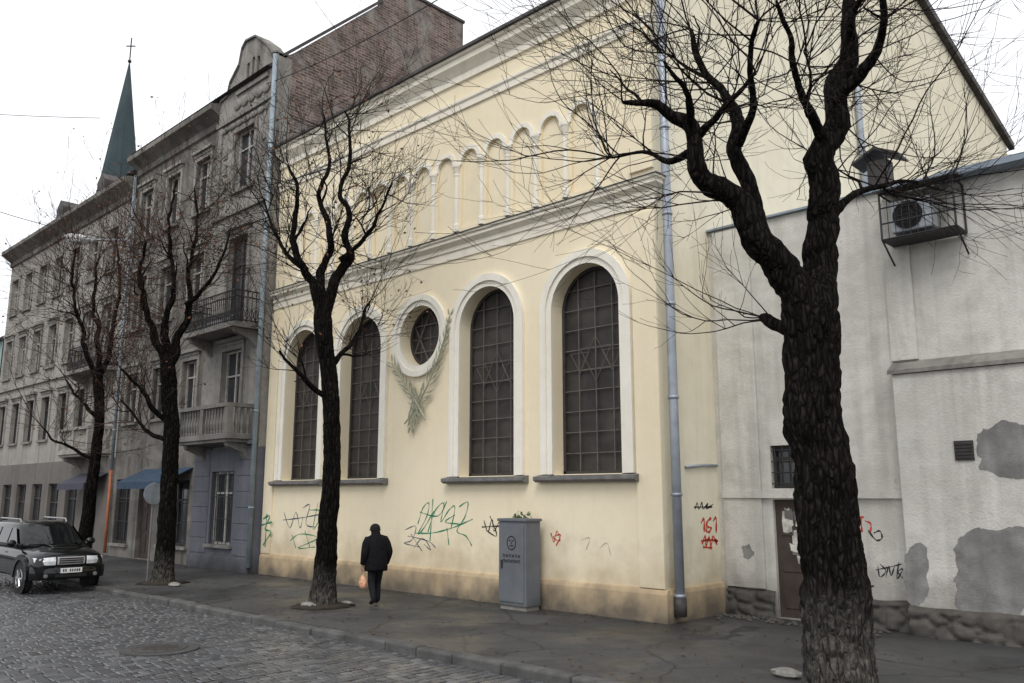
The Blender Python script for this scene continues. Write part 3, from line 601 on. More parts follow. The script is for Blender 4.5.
# ---------------------------------------------------------------- annex
YA=16.2; AX=empty('grey_annex',(-5,YA,0),'low grey-white roughcast annex right of the yellow building, with patched plaster','building')
Pa=lambda u,v,w: V(u,YA+w,v)
ah=[(-8.28,-7.28,2.52,3.38),(-8.28,-7.28,.02,2.3)]
mb=MB(); holed(mb,rectl(XR+.002,6,0,8.15),[rectl(*q) for q in ah],Pa,[.22,.16]); mb.quad(V(6,YA,0),V(6,26,0),V(6,26,8.15),V(6,YA,8.15)); mb.build('wall',M['annex'],AX,recalc=False)
mb=MB(); mb.prism([(-.28,0),(-.28,4.55),(0-.001,4.72),(-.001,0)],lambda u,v,w: V(w,YA+u,v),-5.65,6); mb.build('thick_lower_wall',M['annex'],AX)
mb=MB(); mb.prism([(-.34,4.56),(-.34,4.63),(-.003,4.82),(-.003,4.73),(-.28,4.57)],lambda u,v,w: V(w,YA+u,v),-5.72,6); mb.build('ledge',M['stone'],AX)
for a,b_,z0,z1 in ((XR+.14,-8.5,.55,8.1),(-5.72,-5.25,4.84,8.1)): mb=MB(); mb.box(a,b_,YA-.06,YA-.001,z0,z1); mb.build('pilaster',M['annex'],AX)
mb=MB(); mb.box(XR+.14,-5.7,YA-.1,YA-.062,2.33,2.46); mb.build('string_course',M['annex'],AX)
mb=MB(); mb.prism([(-.09,8.16),(-.09,8.20),(0,8.24),(10,9.1),(10,8.16)],lambda u,v,w: V(w,YA+u,v),XR+.01,-4.61); mb.prism([(-.12,8.0),(-.30,8.04),(-.30,8.16),(1.2,8.62),(10,9.3),(10,8.2),(-.002,8.2),(-.002,8.0)],lambda u,v,w: V(w,YA+u,v),-4.6,6.3); mb.build('roof',M['metalroof'],AX)
rect_window(AX,*ah[0],YA,dp=.2,mat=M['frame_dk'],bars=True,sill=False)
d=MB(); q=ah[1]; d.box(q[0],q[1],YA+.09,YA+.15,q[2],q[3])
for b_ in range(3): d.box(q[0]+.12,q[1]-.12,YA+.07,YA+.089,.2+b_*.7,.78+b_*.7)
dr=d.build('door',M['door'],AX); d=MB(); d.lathe([(.02,0),(.02,-.05),(.035,-.06),(.035,-.09)],(-7.45,YA+.09,1.1),'y',10); d.build('handle',M['iron'],dr)
rg=random.Random(23)
for i in range(20):
    a=rg.uniform(-8.16,-7.85) if i<14 else rg.uniform(-7.85,-7.5); z0=rg.uniform(1.0,1.95); ww=rg.uniform(.14,.26); hh=rg.uniform(.16,.3); yy=YA+.066-i*.0006
    pts=[V(a+rg.uniform(-.03,.03),yy,z0+rg.uniform(-.03,.03)),V(a+ww*.5,yy,z0+rg.uniform(-.04,.03)),V(a+ww+rg.uniform(-.04,.03),yy,z0+rg.uniform(-.03,.03)),V(a+ww+rg.uniform(-.02,.02),yy,z0+hh*.6),V(a+ww+rg.uniform(-.04,.02),yy,z0+hh),V(a+ww*.4,yy,z0+hh+rg.uniform(-.06,.01)),V(a+rg.uniform(-.02,.02),yy,z0+hh)]
    MB().quad(*pts).build('paper_notice',M['paper'] if i%4 else M['sill'],dr)
# rubble stone base
def rubble(x0,x1,Y,h,name):
    st=.035; nx=int((x1-x0)/st); nz=int(h/st); loops=[]
    for k_ in range(nz+1):
        L=[]
        for i in range(nx+1):
            xx=x0+i*st; zz=k_*st; d,_=noise.voronoi(Vector((xx*2.6,zz*3.6,Y*.3))); e=min(d[1]-d[0],.35)/.35
            edge=min(1,(nz-k_)/2.0); L.append(V(xx,Y-(.03+.09*e**.6+.015*noise.noise(V(xx*14,zz*14,0)))*edge,zz+(.03*noise.noise(V(xx*2,0,0)) if k_ else 0)))
        loops.append(L)
    mb=MB(); mb.loft(loops,cap=False,closed=False); mb.build(name,M['rubble'],AX,smooth=True)
rubble(XR+.14,-8.3,YA,.55,'rubble_plinth'); rubble(-7.27,-5.66,YA,.55,'rubble_plinth'); rubble(-5.66,6,YA-.28,.5,'rubble_plinth')
def blob(parent,pxs,Y,mat,name):
    pts=[onY(x,y,Y) for x,y in pxs]; out=[]
    n=len(pts)
    for i in range(n):
        for t in [q/9 for q in range(9)]:
            p0,p1,p2,p3=pts[i-1],pts[i],pts[(i+1)%n],pts[(i+2)%n]; q=.5*((2*p1)+(p2-p0)*t+(2*p0-5*p1+4*p2-p3)*t*t+(3*p1-p0-3*p2+p3)*t**3)
            q+=V(.09*noise.noise(q*5)+.04*noise.noise(q*17),0,.09*noise.noise(q*5+V(9,0,0))+.04*noise.noise(q*17+V(9,0,0))); out.append(V(q.x,Y-.005,q.z))
    MB().quad(*out).build(name,mat,parent)
YL=YA-.28
blob(AX,[(977,432),(990,426),(1008,423),(1024,430),(1030,470),(1010,478),(990,474),(978,462)],YL,M['cement'],'plaster_patch')
blob(AX,[(953,545),(970,533),(1000,528),(1024,530),(1035,590),(1010,625),(985,618),(962,612),(956,580)],YL,M['cement'],'plaster_patch')
blob(AX,[(905,560),(922,545),(930,575),(922,600),(908,598)],YL,M['cement'],'plaster_patch')
blob(AX,[(742,545),(750,543),(754,556),(745,558)],YA-.06,M['cement'],'plaster_patch')
a=onY(954,441,YL); b_=onY(975,460,YL); mb=MB(); mb.box(a.x,b_.x,YL-.03,YL-.001,b_.z,a.z)
vt=mb.build('air_vent',M['frame_dk'],AX); mb=MB()
for i in range(5): z=b_.z+.03+i*(a.z-b_.z-.04)/5; mb.box(a.x+.02,b_.x-.02,YL-.045,YL-.031,z,z+.012)
mb.build('louvre',M['iron'],vt)
fA=lambda x,y: onY(x,y,YL); fA2=lambda x,y: onY(x,y,YA)
strokes(AX,[[(850,518),(864,517)],[(852,518),(851,530)],[(861,518),(862,532)],[(865,521),(871,524),(870,533)]],M['red_g'],fA2,.038,oY)
strokes(AX,[[(868,530),(876,540),(882,538),(880,531),(874,533)],[(848,536),(858,533)]],M['black_g'],fA2,.035,oY)
strokes(AX,[[(878,566),(880,577),(886,571),(880,564)],[(886,577),(889,566),(891,576),(895,565)],[(899,562),(897,579),(903,569),(898,572),(903,578)],[(876,570),(890,567),(902,564)]],M['black_g'],fA,.028,oY)
strokes(AX,[[(858,578),(862,596),(868,580),(872,598)],[(860,588),(874,586)]],M['black_g'],fA2,.03,oY)
# air conditioner in a cage
AC=empty('air_conditioner',(-5.1,15.78,7.05),'white air conditioner with dark fan high on the grey annex wall','air conditioner')
mb=MB(); mb.box(-5.38,-4.66,15.72,16.02,7.14,7.74); cs_=mb.build('casing',M['ltgrey'],AC,bevel=.03)
mb=MB(); mb.lathe([(.26,0),(.26,-.02),(.235,-.022),(.02,-.022)],(-5.08,15.715,7.44),'y',28); mb.build('fan_opening',M['black'],AC)
mb=MB()
for r_ in (.09,.17,.25):
    pts=[V(-5.08+r_*math.cos(2*PI*i/24),15.68,7.44+r_*math.sin(2*PI*i/24)) for i in range(25)]; mb.tube(pts,.006,4)
for i in range(2): mb.tube([V(-5.08-.25*math.cos(PI*i/2),15.68,7.44-.25*math.sin(PI*i/2)),V(-5.08+.25*math.cos(PI*i/2),15.68,7.44+.25*math.sin(PI*i/2))],.006,4)
mb.build('fan_guard',M['frame_dk'],AC)
CG=empty('security_cage',(-4.8,15.9,6.9),'rusty steel bracket cage holding the air conditioner on annex wall','cage')
mb=MB(); x0,x1,y0,y1,z0,z1=-5.52,-4.25,15.6,16.17,7.02,7.9
for a in (x0,x1):
    for b_ in (y0,y1): mb.tube([V(a,b_,z0),V(a,b_,z1)],.02,5)
    for z in (z0,z1): mb.tube([V(a,y0,z),V(a,y1,z)],.02,5)
    mb.tube([V(a,y0,z0),V(a,y1,z0-.4)],.018,5)
for z in (z0,z0+.3,z0+.6,z1):
    for b_ in (y0,): mb.tube([V(x0,b_,z),V(x1,b_,z)],.016,5)
for i in range(1,10): xx=x0+(x1-x0)*i/10; mb.tube([V(xx,y0,z0),V(xx,y0,z1)],.008,4); mb.tube([V(xx,y0,z0),V(xx,y1,z0)],.008,4)
mb.build('cage_bars',M['iron'],CG)
mb=MB(); mb.prism([(y0-.1,z1+.02),(y0-.1,z1+.05),(y1+.0,z1+.17),(y1+.0,z1+.14)],lambda u,v,w: V(w,u,v),x0-.08,x1+.08); mb.build('cage_cover',M['iron'],CG)
mb=MB(); mb.box(x0,x1,y0,y1,z0-.03,z0-.005); mb.build('cage_tray',M['iron'],CG)
# roof vent housing
vp=onY(880,163,17.2); VH=empty('vent_housing',(vp.x,17.2,8.3),'small dark vent housing with pitched sheet roof on annex roof','vent')
mb=MB(); mb.box(vp.x-.2,vp.x+.2,17.0,17.35,8.25,vp.z); mb.build('housing',M['frame_dk'],VH)
mb=MB(); mb.prism([(vp.x-.46,vp.z-.02),(vp.x,vp.z+.2),(vp.x+.46,vp.z-.02),(vp.x+.46,vp.z+.03),(vp.x,vp.z+.26),(vp.x-.46,vp.z+.03)],lambda u,v,w: V(u,w,v),16.88,17.5); mb.build('cap',M['frame_dk'],VH)
# ---------------------------------------------------------------- trees
def catmull(pts,rad,step):
    P_=[];Q=[]
    for i in range(len(pts)-1):
        p0=pts[max(i-1,0)];p1=pts[i];p2=pts[i+1];p3=pts[min(i+2,len(pts)-1)]; n=max(2,int((p2-p1).length/step))
        for k_ in range(n):
            t=k_/n; P_.append(.5*((2*p1)+(p2-p0)*t+(2*p0-5*p1+4*p2-p3)*t*t+(3*p1-p0-3*p2+p3)*t**3)); Q.append(rad[i]+(rad[i+1]-rad[i])*t)
    P_.append(pts[-1]); Q.append(rad[-1]); return P_,Q
def grow(mb,p,d,L,r,lev,rng,tips,up=.06,kids=(3,5),rmin=.0035):
    n=max(4,int(L/.2)); pts=[p.copy()]; rads=[r]; dirs=[d.copy()]; cur=p.copy(); d=d.copy()
    for i in range(n):
        t=(i+1)/n
        d=(d+Vector((rng.gauss(0,.12),rng.gauss(0,.12),rng.gauss(0,.10)+up*(t*1.6-.2)))).normalized(); cur=cur+d*(L/n); pts.append(cur.copy()); rads.append(max(r*(1-.78*t),rmin)); dirs.append(d.copy())
    mb.tube(pts,rads,4 if r>.016 else 3,cap=False)
    tips.append(cur)
    if lev>0:
        for k_ in range(rng.randint(*kids)):
            i=min(n,int(n*rng.uniform(.15,1)));dd=dirs[i]; s=dd.orthogonal().normalized(); s.rotate(Matrix.Rotation(rng.uniform(0,2*PI),3,dd)); a=rng.uniform(.35,.9)
            nd=(dd*math.cos(a)+s*math.sin(a)+V(0,0,.12)).normalized(); grow(mb,pts[i],nd,L*rng.uniform(.3,.62),max(rads[i]*.72,rmin*1.15),lev-1,rng,tips,up,(2,3),rmin)
def tree(label,base,trunk,limbs,ntw,L,seed,mat,tmat,rough=.16,leaves=0,up=.06,elev=(-.15,1.1),r0=.018,start=.35,kids=(3,5),tw=.8,lw=.75,crook=.9,rmin=.0035,minor=0):
    rng=random.Random(seed); D=depth(base); t=empty('street_tree',base,label,'tree','bare pollarded trees along the pavement')
    sc_=D/840.0
    def line(ln,off,ws):
        n=len(ln); P_=[atD(x,y,D+off*(i/(n-1))**1.0) for i,(x,y,w_) in enumerate(ln)]; Q=[w_*.5*sc_*(ws+(1-ws)*.5*(w_>40)) for x,y,w_ in ln]; return P_,Q
    mb=MB(); P_,Q=line(trunk,0,tw); P_[0].z=min(P_[0].z,-.05); P_,Q=catmull(P_,Q,.05)
    P_=[p+noise.noise_vector(V(seed,p.z*1.1,3))*q*.22*min(1,max(0,(p.z-.6)/1.5)) for p,q in zip(P_,Q)]
    mb.tube(P_,Q,48,True,rough,3.4); mb.build('trunk',mat,t,smooth=True)
    allp=[]; mb=MB(); spots=[]
    for off,ln in limbs:
        P_,Q=line(ln,off,lw); P_,Q=catmull(P_,Q,.06); n=len(P_); Q0=Q[:]
        P_=[p+(noise.noise_vector(p*1.3+V(seed,0,0))*(q*.7+.05)+noise.noise_vector(p*3.2+V(seed,5,0))*(q*.18+.02))*crook*min(1,i/14) for i,(p,q) in enumerate(zip(P_,Q))]
        Q=[q*(1+.10*noise.noise(p*2.3+V(0,seed,0))) for p,q in zip(P_,Q)]
        Q[-1]*=.6; mb.tube(P_,Q,20,True,rough*1.1,4.2)
        k0=int(len(P_)*start); allp+=[(p,q) for p,q in zip(P_[k0:],Q[k0:])]+[(P_[-1],Q[-1])]*5
        spots+=[(P_[i],Q[i],(P_[min(i+3,n-1)]-P_[max(i-3,0)]).normalized()) for i in range(n//4,n-2)]
    for m_ in range(minor):
        p,q,d=rng.choice(spots); s=d.orthogonal().normalized(); s.rotate(Matrix.Rotation(rng.uniform(0,2*PI),3,d)); d=(d*.75+s*.8+V(0,0,.15)).normalized(); ll=rng.uniform(.5,1.5)*min(1,.4+q*6); n=int(ll/.08)+3; pts=[p.copy()]; cur=p.copy()
        for i in range(n): d=(d+V(rng.gauss(0,.16),rng.gauss(0,.16),rng.gauss(0,.14)+.03)).normalized(); cur=cur+d*ll/n; pts.append(cur.copy())
        r1=min(q*.55,.06); rad=[r1*(1-.7*i/n) for i in range(n+1)]; mb.tube(pts,rad,10,True,rough,5); allp+=[(a,b_) for a,b_ in zip(pts[n//3:],rad[n//3:])]
    mb.build('limbs',mat,t,smooth=True)
    ax=sum((p for p,q in allp),V(0,0,0))/len(allp); mb=MB(); tips=[]
    for i in range(ntw):
        p,q=rng.choice(allp); o=V(p.x-ax.x,p.y-ax.y,0); a=rng.uniform(0,2*PI); hd=V(math.cos(a),math.sin(a),0)+(o.normalized()*.9 if o.length>.01 else V(0,0,0)); hd.normalize()
        e=rng.uniform(*elev); d=(hd*math.cos(e)+V(0,0,math.sin(e))).normalized()
        grow(mb,p+d*q*.5,d,rng.uniform(*L),r0*rng.uniform(.6,1.2),2,rng,tips,up,kids,rmin)
    mb.build('twigs',tmat,t,recalc=False,smooth=True)
    if leaves:
        mb=MB()
        for i in range(leaves):
            p=rng.choice(tips)+V(rng.gauss(0,.08),rng.gauss(0,.08),rng.gauss(0,.08)-.03); u=V(rng.gauss(0,1),rng.gauss(0,1),rng.gauss(0,1)).normalized()*rng.uniform(.03,.06); v=u.orthogonal().normalized()*rng.uniform(.02,.035)
            mb.quad(p-u,p+v,p+u,p-v)
        mb.build('leaves',M['leaf'],t,recalc=False)
    return t
B1=onZ(842,697,0)
tree('massive dark pollarded tree with forked trunk in the right foreground',B1,
 [(844,708,84),(841,690,76),(838,660,68),(835,600,64),(829,540,61),(822,470,58),(815,400,56),(811,350,57),(809,312,60),(808,292,46)],
 [(-.5,[(806,322,46),(793,285,42),(768,250,37),(745,222,33),(730,198,28),(705,182,24),(698,160,21),(690,128,20),(670,114,13),(652,102,9),(622,100,5)]),
  (.5,[(768,250,24),(755,215,21),(748,180,19),(736,150,18),(742,122,16),(724,95,12),(705,70,9),(690,30,5)]),
  (.2,[(811,322,48),(822,275,43),(827,235,38),(827,195,34),(824,160,31),(834,125,29),(838,90,26),(849,55,22),(850,25,18),(845,-20,14),(835,-60,10)]),
  (-.9,[(834,100,17),(858,78,15),(876,50,12),(884,20,9),(880,-30,6)]),
  (.9,[(824,230,16),(843,205,11),(868,190,7),(905,182,5),(945,190,3)]),
  (-1.0,[(828,150,14),(808,118,11),(795,80,8),(790,40,6),(775,0,4)]),
  (1.1,[(695,150,12),(668,160,8),(640,150,5),(610,158,3)]),
  (-1.2,[(738,145,12),(752,105,9),(748,65,7),(760,20,4)]),
  (.7,[(800,335,17),(783,327,15),(768,321,15),(761,320,11)])],
 200,(1.2,3.6),5,M['bark'],M['twig'],rough=.22,up=.045,elev=(-.4,1.2),r0=.0135,start=.4,tw=.86,lw=.86,rmin=.003,crook=1.0,minor=12)
B2=onZ(323,606,0)
tree('slender dark tree in front of the yellow facade beside the walking person',B2,
 [(322,611,42),(323,602,32),(325,570,25),(328,530,23),(331,480,21),(332,430,20),(330,390,20),(326,350,20),(323,322,22),(323,305,18)],
 [(-.4,[(323,318,18),(312,292,14),(304,265,11),(296,235,8),(298,200,6),(288,165,3)]),
  (.4,[(324,316,18),(333,288,15),(344,258,12),(348,225,9),(342,190,7),(350,150,5),(345,110,2.5)]),
  (.6,[(323,312,16),(319,280,13),(326,245,10),(320,200,7),(328,160,5),(322,110,2.5)]),
  (-.8,[(330,400,9),(313,387,7),(298,372,5),(280,352,3)]),(.8,[(328,372,10),(344,350,7),(356,330,5),(368,302,3)]),
  (-.6,[(340,260,8),(362,240,6),(380,212,4),(394,185,2.5)]),(.5,[(307,270,8),(288,254,6),(272,228,4),(262,200,2.5)])],
 180,(1.0,2.7),9,M['bark2'],M['twig'],rough=.17,leaves=240,up=.07,elev=(-.2,1.3),r0=.0145,start=.12,tw=.82,lw=.72,rmin=.0038,crook=1.6,minor=16)
B3=onZ(163,583,0)
tree('second dark tree from the left, standing before the gabled tenement',B3,
 [(162,588,34),(163,578,26),(166,540,21),(169,490,19),(171,440,18),(170,400,18),(168,370,18),(167,355,16)],
 [(-.4,[(168,370,14),(156,345,11),(146,315,8),(140,280,6),(146,240,3.5)]),(.4,[(168,368,14),(178,340,12),(188,310,9),(190,270,6),(198,230,4),(194,190,2.5)]),
  (.6,[(168,362,13),(166,325,10),(174,285,7),(168,240,5),(174,180,2.5)]),(-.7,[(170,425,9),(152,408,7),(138,390,5),(122,368,3)]),(.8,[(171,440,8),(150,432,6),(138,420,4),(122,402,2.5)]),
  (-.5,[(186,305,8),(206,287,5),(220,262,4),(230,228,2.5)])],
 185,(1.1,2.9),21,M['bark2'],M['twig3'],rough=.17,leaves=600,up=.07,elev=(-.2,1.3),r0=.0145,start=.08,tw=.82,lw=.70,rmin=.0042,crook=1.6,minor=16)
B4=onZ(82,566,0)
tree('leftmost thin dark tree, rising behind the parked car',B4,
 [(80,570,22),(82,560,17),(87,520,14),(94,470,12),(99,430,11),(99,390,11),(97,370,11)],
 [(-.4,[(97,380,9),(88,355,7),(80,325,5),(74,290,4),(76,250,2.5)]),(.4,[(98,380,9),(108,350,7),(114,315,5),(120,280,4),(116,240,2.5)]),(.5,[(97,375,9),(98,340,7),(94,300,5),(99,255,2.5)]),
  (-.6,[(95,460,6),(75,450,4),(55,440,3),(40,425,2)]),(.6,[(99,420,6),(80,400,4),(66,380,2.5)])],
 165,(1.3,3.4),33,M['bark2'],M['twig3'],rough=.15,leaves=380,up=.06,elev=(-.2,1.3),r0=.0145,start=.08,tw=.85,lw=.7,rmin=.0046,crook=1.6,minor=14)
# tree pits
for i,(b_,r_) in enumerate(((B1,.75),(B2,.7),(B3,.7),(B4,.7))):
    mb=MB(); n=26; ring=[V(b_.x+r_*(1+.12*noise.noise(V(j*.7,i*3.3,0)))*math.cos(2*PI*j/n),b_.y+r_*(1+.12*noise.noise(V(j*.7,i*3.3,5)))*math.sin(2*PI*j/n),.005) for j in range(n)]
    top=[V(b_.x+(p.x-b_.x)*.55,b_.y+(p.y-b_.y)*.55,.05) for p in ring]; mb.loft([ring,top]); struct(mb.build('tree_pit_soil',M['soil'],None,(b_.x,b_.y,0),smooth=True))
def rock(px,py,s,label,seed,flat=.5):
    p=onZ(px,py,0); rng=random.Random(seed); mb=MB(); n=9; loops=[]
    for i in range(6):
        t=-.5*PI+PI*i/5; rr_=max(math.cos(t),.05); loops.append([V(p.x+s*rr_*1.3*math.cos(2*PI*j/n)*(1+rng.uniform(-.18,.18)),p.y+s*rr_*.8*math.sin(2*PI*j/n)*(1+rng.uniform(-.18,.18)),flat*s*(.6+math.sin(t)*.75)*(1+rng.uniform(-.1,.1))) for j in range(n)])
    mb.loft(loops); o=mb.build('stone',M['rock'],None,(p.x,p.y,0)); tag(o,label,'stone')
rock(787,677,.17,'pale rough stone at the foot of the massive foreground tree',1); rock(309,607,.2,'pale slab of stone leaning at the slender tree beside the person',2,.4); rock(347,604,.13,'small stone just right of the slender tree foot',3,.4); rock(174,586,.18,'flat stone at the foot of the tree before the gabled tenement',4,.4)
# ---------------------------------------------------------------- utility cabinet
cbp=onZ(501,608,0); CB=empty('utility_cabinet',(cbp.x+.4,cbp.y+.22,0),'tall grey steel utility cabinet standing against the yellow wall','cabinet')
x0=cbp.x; x1=x0+.80; y0=13.42; y1=13.88; h=1.83
mb=MB(); mb.box(x0,x1,y0,y1,.08,h); mb.build('body',M['cabinet'],CB,bevel=.012)
mb=MB(); mb.box(x0-.03,x1+.03,y0-.03,y1+.03,h,h+.06); mb.build('top',M['cabinet'],CB,bevel=.012); mb=MB(); mb.box(x0+.03,x1-.03,y0+.03,y1-.03,0,.08); mb.build('base',M['stone'],CB)
mb=MB(); mb.box(x0+.05,x1-.05,y0-.018,y0-.001,.16,h-.08); dr=mb.build('door',M['cabinet'],CB,bevel=.006)
mb=MB(); mb.box(x0+.10,x0+.14,y0-.045,y0-.019,.85,1.02); mb.build('handle',M['iron'],dr)
mb=MB(); f0=lambda u,v: V(x0+.4+u,y0-.02,1.38+v)
def rb(a,b_,w_=.022): 
    d=(b_-a).normalized(); n=V(-d.z,0,d.x)*w_*.5; o_=V(0,-.003,0); mb.quad(a+n+o_,b_+n+o_,b_-n+o_,a-n+o_)
for i in range(16):
    a=2*PI*i/16;b2=2*PI*(i+1)/16; rb(f0(.13*math.cos(a),.14*math.sin(a)),f0(.13*math.cos(b2),.14*math.sin(b2)))
rb(f0(-.07,.05),f0(-.02,.05)); rb(f0(.02,.05),f0(.07,.05)); rb(f0(-.06,-.06),f0(.06,-.06)); rb(f0(0,.03),f0(0,-.03))
for row,(zz,n) in enumerate(((-.27,6),(-.38,7))):
    for i in range(n):
        u=-.22+.44*i/(n-1); rb(f0(u-.02,zz-.03),f0(u-.02,zz+.03),.014)
        if i%2: rb(f0(u-.02,zz+.03),f0(u+.02,zz-.03),.014)
        else: rb(f0(u-.02,zz+.03),f0(u+.02,zz+.03),.014)
        rb(f0(u+.02,zz-.03),f0(u+.02,zz+.03),.014)
mb.build('emblem_and_lettering',M['black'],dr,recalc=False)
# plant behind the cabinet
wp_=onY(530,519,14.0); PL=empty('weed_plant',(wp_.x,13.92,1.75),'small green weed growing out above the grey cabinet','plant')
mb=MB(); mb2=MB(); rng=random.Random(4)
for i in range(9):
    a=V(wp_.x+rng.uniform(-.2,.2),13.93,1.78); e=a+V(rng.uniform(-.2,.2),rng.uniform(-.2,-.02),rng.uniform(.1,.24)); mb2.tube([a,(a+e)/2+V(0,0,.03),e],.006,4)
    for k_ in range(9):
        p=a.lerp(e,rng.uniform(.3,1.1)); u=V(rng.gauss(0,1),rng.gauss(0,1),rng.gauss(0,.6)).normalized()*.05; v=u.orthogonal().normalized()*.025; mb.quad(p,p+u*.6+v,p+u*1.3,p+u*.6-v)
mb2.build('stems',M['green'],PL); mb.build('leaves',M['green'],PL,recalc=False)
# ---------------------------------------------------------------- manhole
mp_=onZ(160,649,-.115); mb=MB(); mb.lathe([(.42,-.03),(.42,.0),(.39,.006),(.36,.0),(.34,.0),(.33,.006),(.02,.006)],(mp_.x,mp_.y,-.095),'z',36)
for i in range(8):
    for j in range(8):
        u,v=-.26+.075*i,-.26+.075*j
        if u*u+v*v<.075: mb.box(mp_.x+u-.022,mp_.x+u+.022,mp_.y+v-.022,mp_.y+v+.022,-.0895,-.083)
tag(mb.build('manhole_cover',M['castiron'],None,(mp_.x,mp_.y,-.1)),'round cast iron manhole cover set in the cobbled road','manhole cover')
mb=MB(); mb.lathe([(.62,-.05),(.62,0),(.43,.004),(.43,-.05)],(mp_.x,mp_.y,-.104),'z',32); struct(mb.build('manhole_surround',M['asphalt']))
# ---------------------------------------------------------------- street lamp on the facade
LX=TX0+.4; lp=onX(80,240,LX); w0=onY(141,243,Yt)
SL=empty('street_lamp',(LX,Yt,w0.z),'pale street lamp on a long arm reaching out from the tenement wall','street lamp')
mb=MB(); mb.tube([V(LX,Yt-.02,w0.z-.3),V(LX,Yt-.5,w0.z+.1),V(LX,lp.y+.5,lp.z+.12),V(LX,lp.y+.3,lp.z+.08)],.05,8); mb.build('arm',M['ltgrey'],SL,smooth=True)
mb=MB(); mb.box(TX0+.3,TX0+.5,Yt-.05,Yt-.001,w0.z-.45,w0.z-.15); mb.build('wall_bracket',M['sill'],SL)
mb=MB(); L=[]
for t,wd,ht in ((.5,.07,.07),(.38,.16,.13),(0,.23,.17),(-.4,.20,.14),(-.58,.06,.05)):
    L.append([V(LX+wd*math.cos(2*PI*j/12),lp.y+t,lp.z+.05+ht*math.sin(2*PI*j/12)) for j in range(12)])
mb.loft(L); mb.build('lamp_head',M['white'],SL,smooth=True); mb=MB(); mb.ell((LX,lp.y-.08,lp.z-.07),.18,.38,.13); mb.build('lens',M['lens'],SL,smooth=True)
# cables
def cable(a,b_,sag,label):
    pts=[a.lerp(b_,i/24)-V(0,0,sag*4*(i/24)*(1-i/24)) for i in range(25)]; mb=MB(); mb.tube(pts,.016,5); tag(mb.build('overhead_cable',M['iron'],None,tuple(a)),label,'cable')
cable(V(LX,Yt,w0.z+.1),atD(-60,190,34),.3,'thin cable running left from the street lamp bracket')
cable(atD(100,118,40),atD(-40,112,40),.05,'thin overhead cable crossing the pale sky left of the spire')
cable(V(-24.9,13.7,16.3),V(-9.2,13.5,15.7),.5,'thin cable strung along the eaves of the yellow building')
# ---------------------------------------------------------------- road sign
sp=onZ(147,581,0); SG=empty('road_sign',tuple(sp),'round grey road sign near the second tree from left','road sign')
mb=MB(); mb.tube([sp,V(sp.x,sp.y,2.75)],.03,10); mb.build('post',M['sill'],SG); mb=MB(); mb.lathe([(.02,0),(.3,0),(.31,.01),(.3,.025),(.02,.025)],(sp.x+.05,sp.y,2.42),'x',28); mb.build('sign_plate',M['signgrey'],SG)
mb=MB(); 
for z in (2.3,2.54): mb.box(sp.x-.035,sp.x+.05,sp.y-.05,sp.y+.05,z,z+.04)
mb.build('clamp',M['iron'],SG)
# ---------------------------------------------------------------- parked car
CXF,CYF,CZ=-24.0,8.42,-.115
CAR=empty('parked_car',(CXF-2.4,CYF,CZ),'glossy black off-road car parked facing us by the kerb','car')
W=lambda x,y,z: V(CXF+x,CYF+y,CZ+z)
def subs(o,l):
    m_=o.modifiers.new('Sub','SUBSURF'); m_.levels=l; m_.render_levels=l; return o
def sect(x,hw,zb,zt,crown=.03):
    half=[(0,zb),(hw*.7,zb),(hw*.96,zb+.04),(hw*.995,zb+.16),(hw,zb+(zt-zb)*.55),(hw*.985,zt-.17),(hw*.93,zt-.07),(hw*.80,zt-.015),(hw*.5,zt+crown*.7),(0,zt+crown)]
    return [W(x,y,z) for y,z in half]+[W(x,-y,z) for y,z in half[-2:0:-1]]
mb=MB(); mb.loft([sect(.02,.70,.44,.88,.0),sect(.0,.76,.42,.93,.01),sect(-.07,.83,.38,.985,.03),sect(-.20,.875,.36,1.03,.05),sect(-.5,.90,.35,1.075,.06),sect(-.9,.905,.35,1.11,.07),sect(-1.3,.905,.35,1.15,.05),sect(-2.5,.91,.35,1.17,.02),sect(-4.2,.90,.36,1.17,.02),sect(-4.6,.87,.38,1.15,.02),sect(-4.74,.80,.45,1.08,.0),sect(-4.76,.76,.5,1.02,.0)])
subs(mb.build('body',M['carpaint'],CAR,smooth=True),1)
def cring(x0,x1,hw,z):
    c=.16; return [W(x0-c*.5,-hw,z),W((x0+x1)/2,-hw-.012,z),W(x1+c,-hw,z),W(x1,-hw+c,z),W(x1-.02,0,z),W(x1,hw-c,z),W(x1+c,hw,z),W((x0+x1)/2,hw+.012,z),W(x0-c*.5,hw,z),W(x0,hw-c,z),W(x0+.05,0,z),W(x0,-hw+c,z)]
mb=MB(); mb.loft([cring(-1.15,-4.66,.86,1.10),cring(-1.22,-4.64,.845,1.16),cring(-1.95,-4.46,.70,1.68),cring(-2.05,-4.42,.68,1.735),cring(-2.3,-4.25,.56,1.785),cring(-2.6,-4.0,.3,1.80)])
subs(mb.build('cabin',M['carpaint'],CAR,smooth=True),1)
def wind(z0,z1,hw0,hw1,xa,xb,name,sg):
    loops=[]
    for i in range(2):
        z,hw,x_=((z0,hw0,xa),(z1,hw1,xb))[i]; loops.append([W(x_+sg*(.05*(1-(y/hw)**2))+sg*.02,y,z) for y in [hw*q/5 for q in range(-5,6)]])
    mb=MB(); mb.loft(loops,cap=False,closed=False); mb.build(name,M['carglass'],CAR,smooth=True)
wind(1.21,1.65,.70,.56,-1.26,-1.89,'windscreen',1); wind(1.24,1.64,.66,.56,-4.62,-4.47,'rear_window',-1)
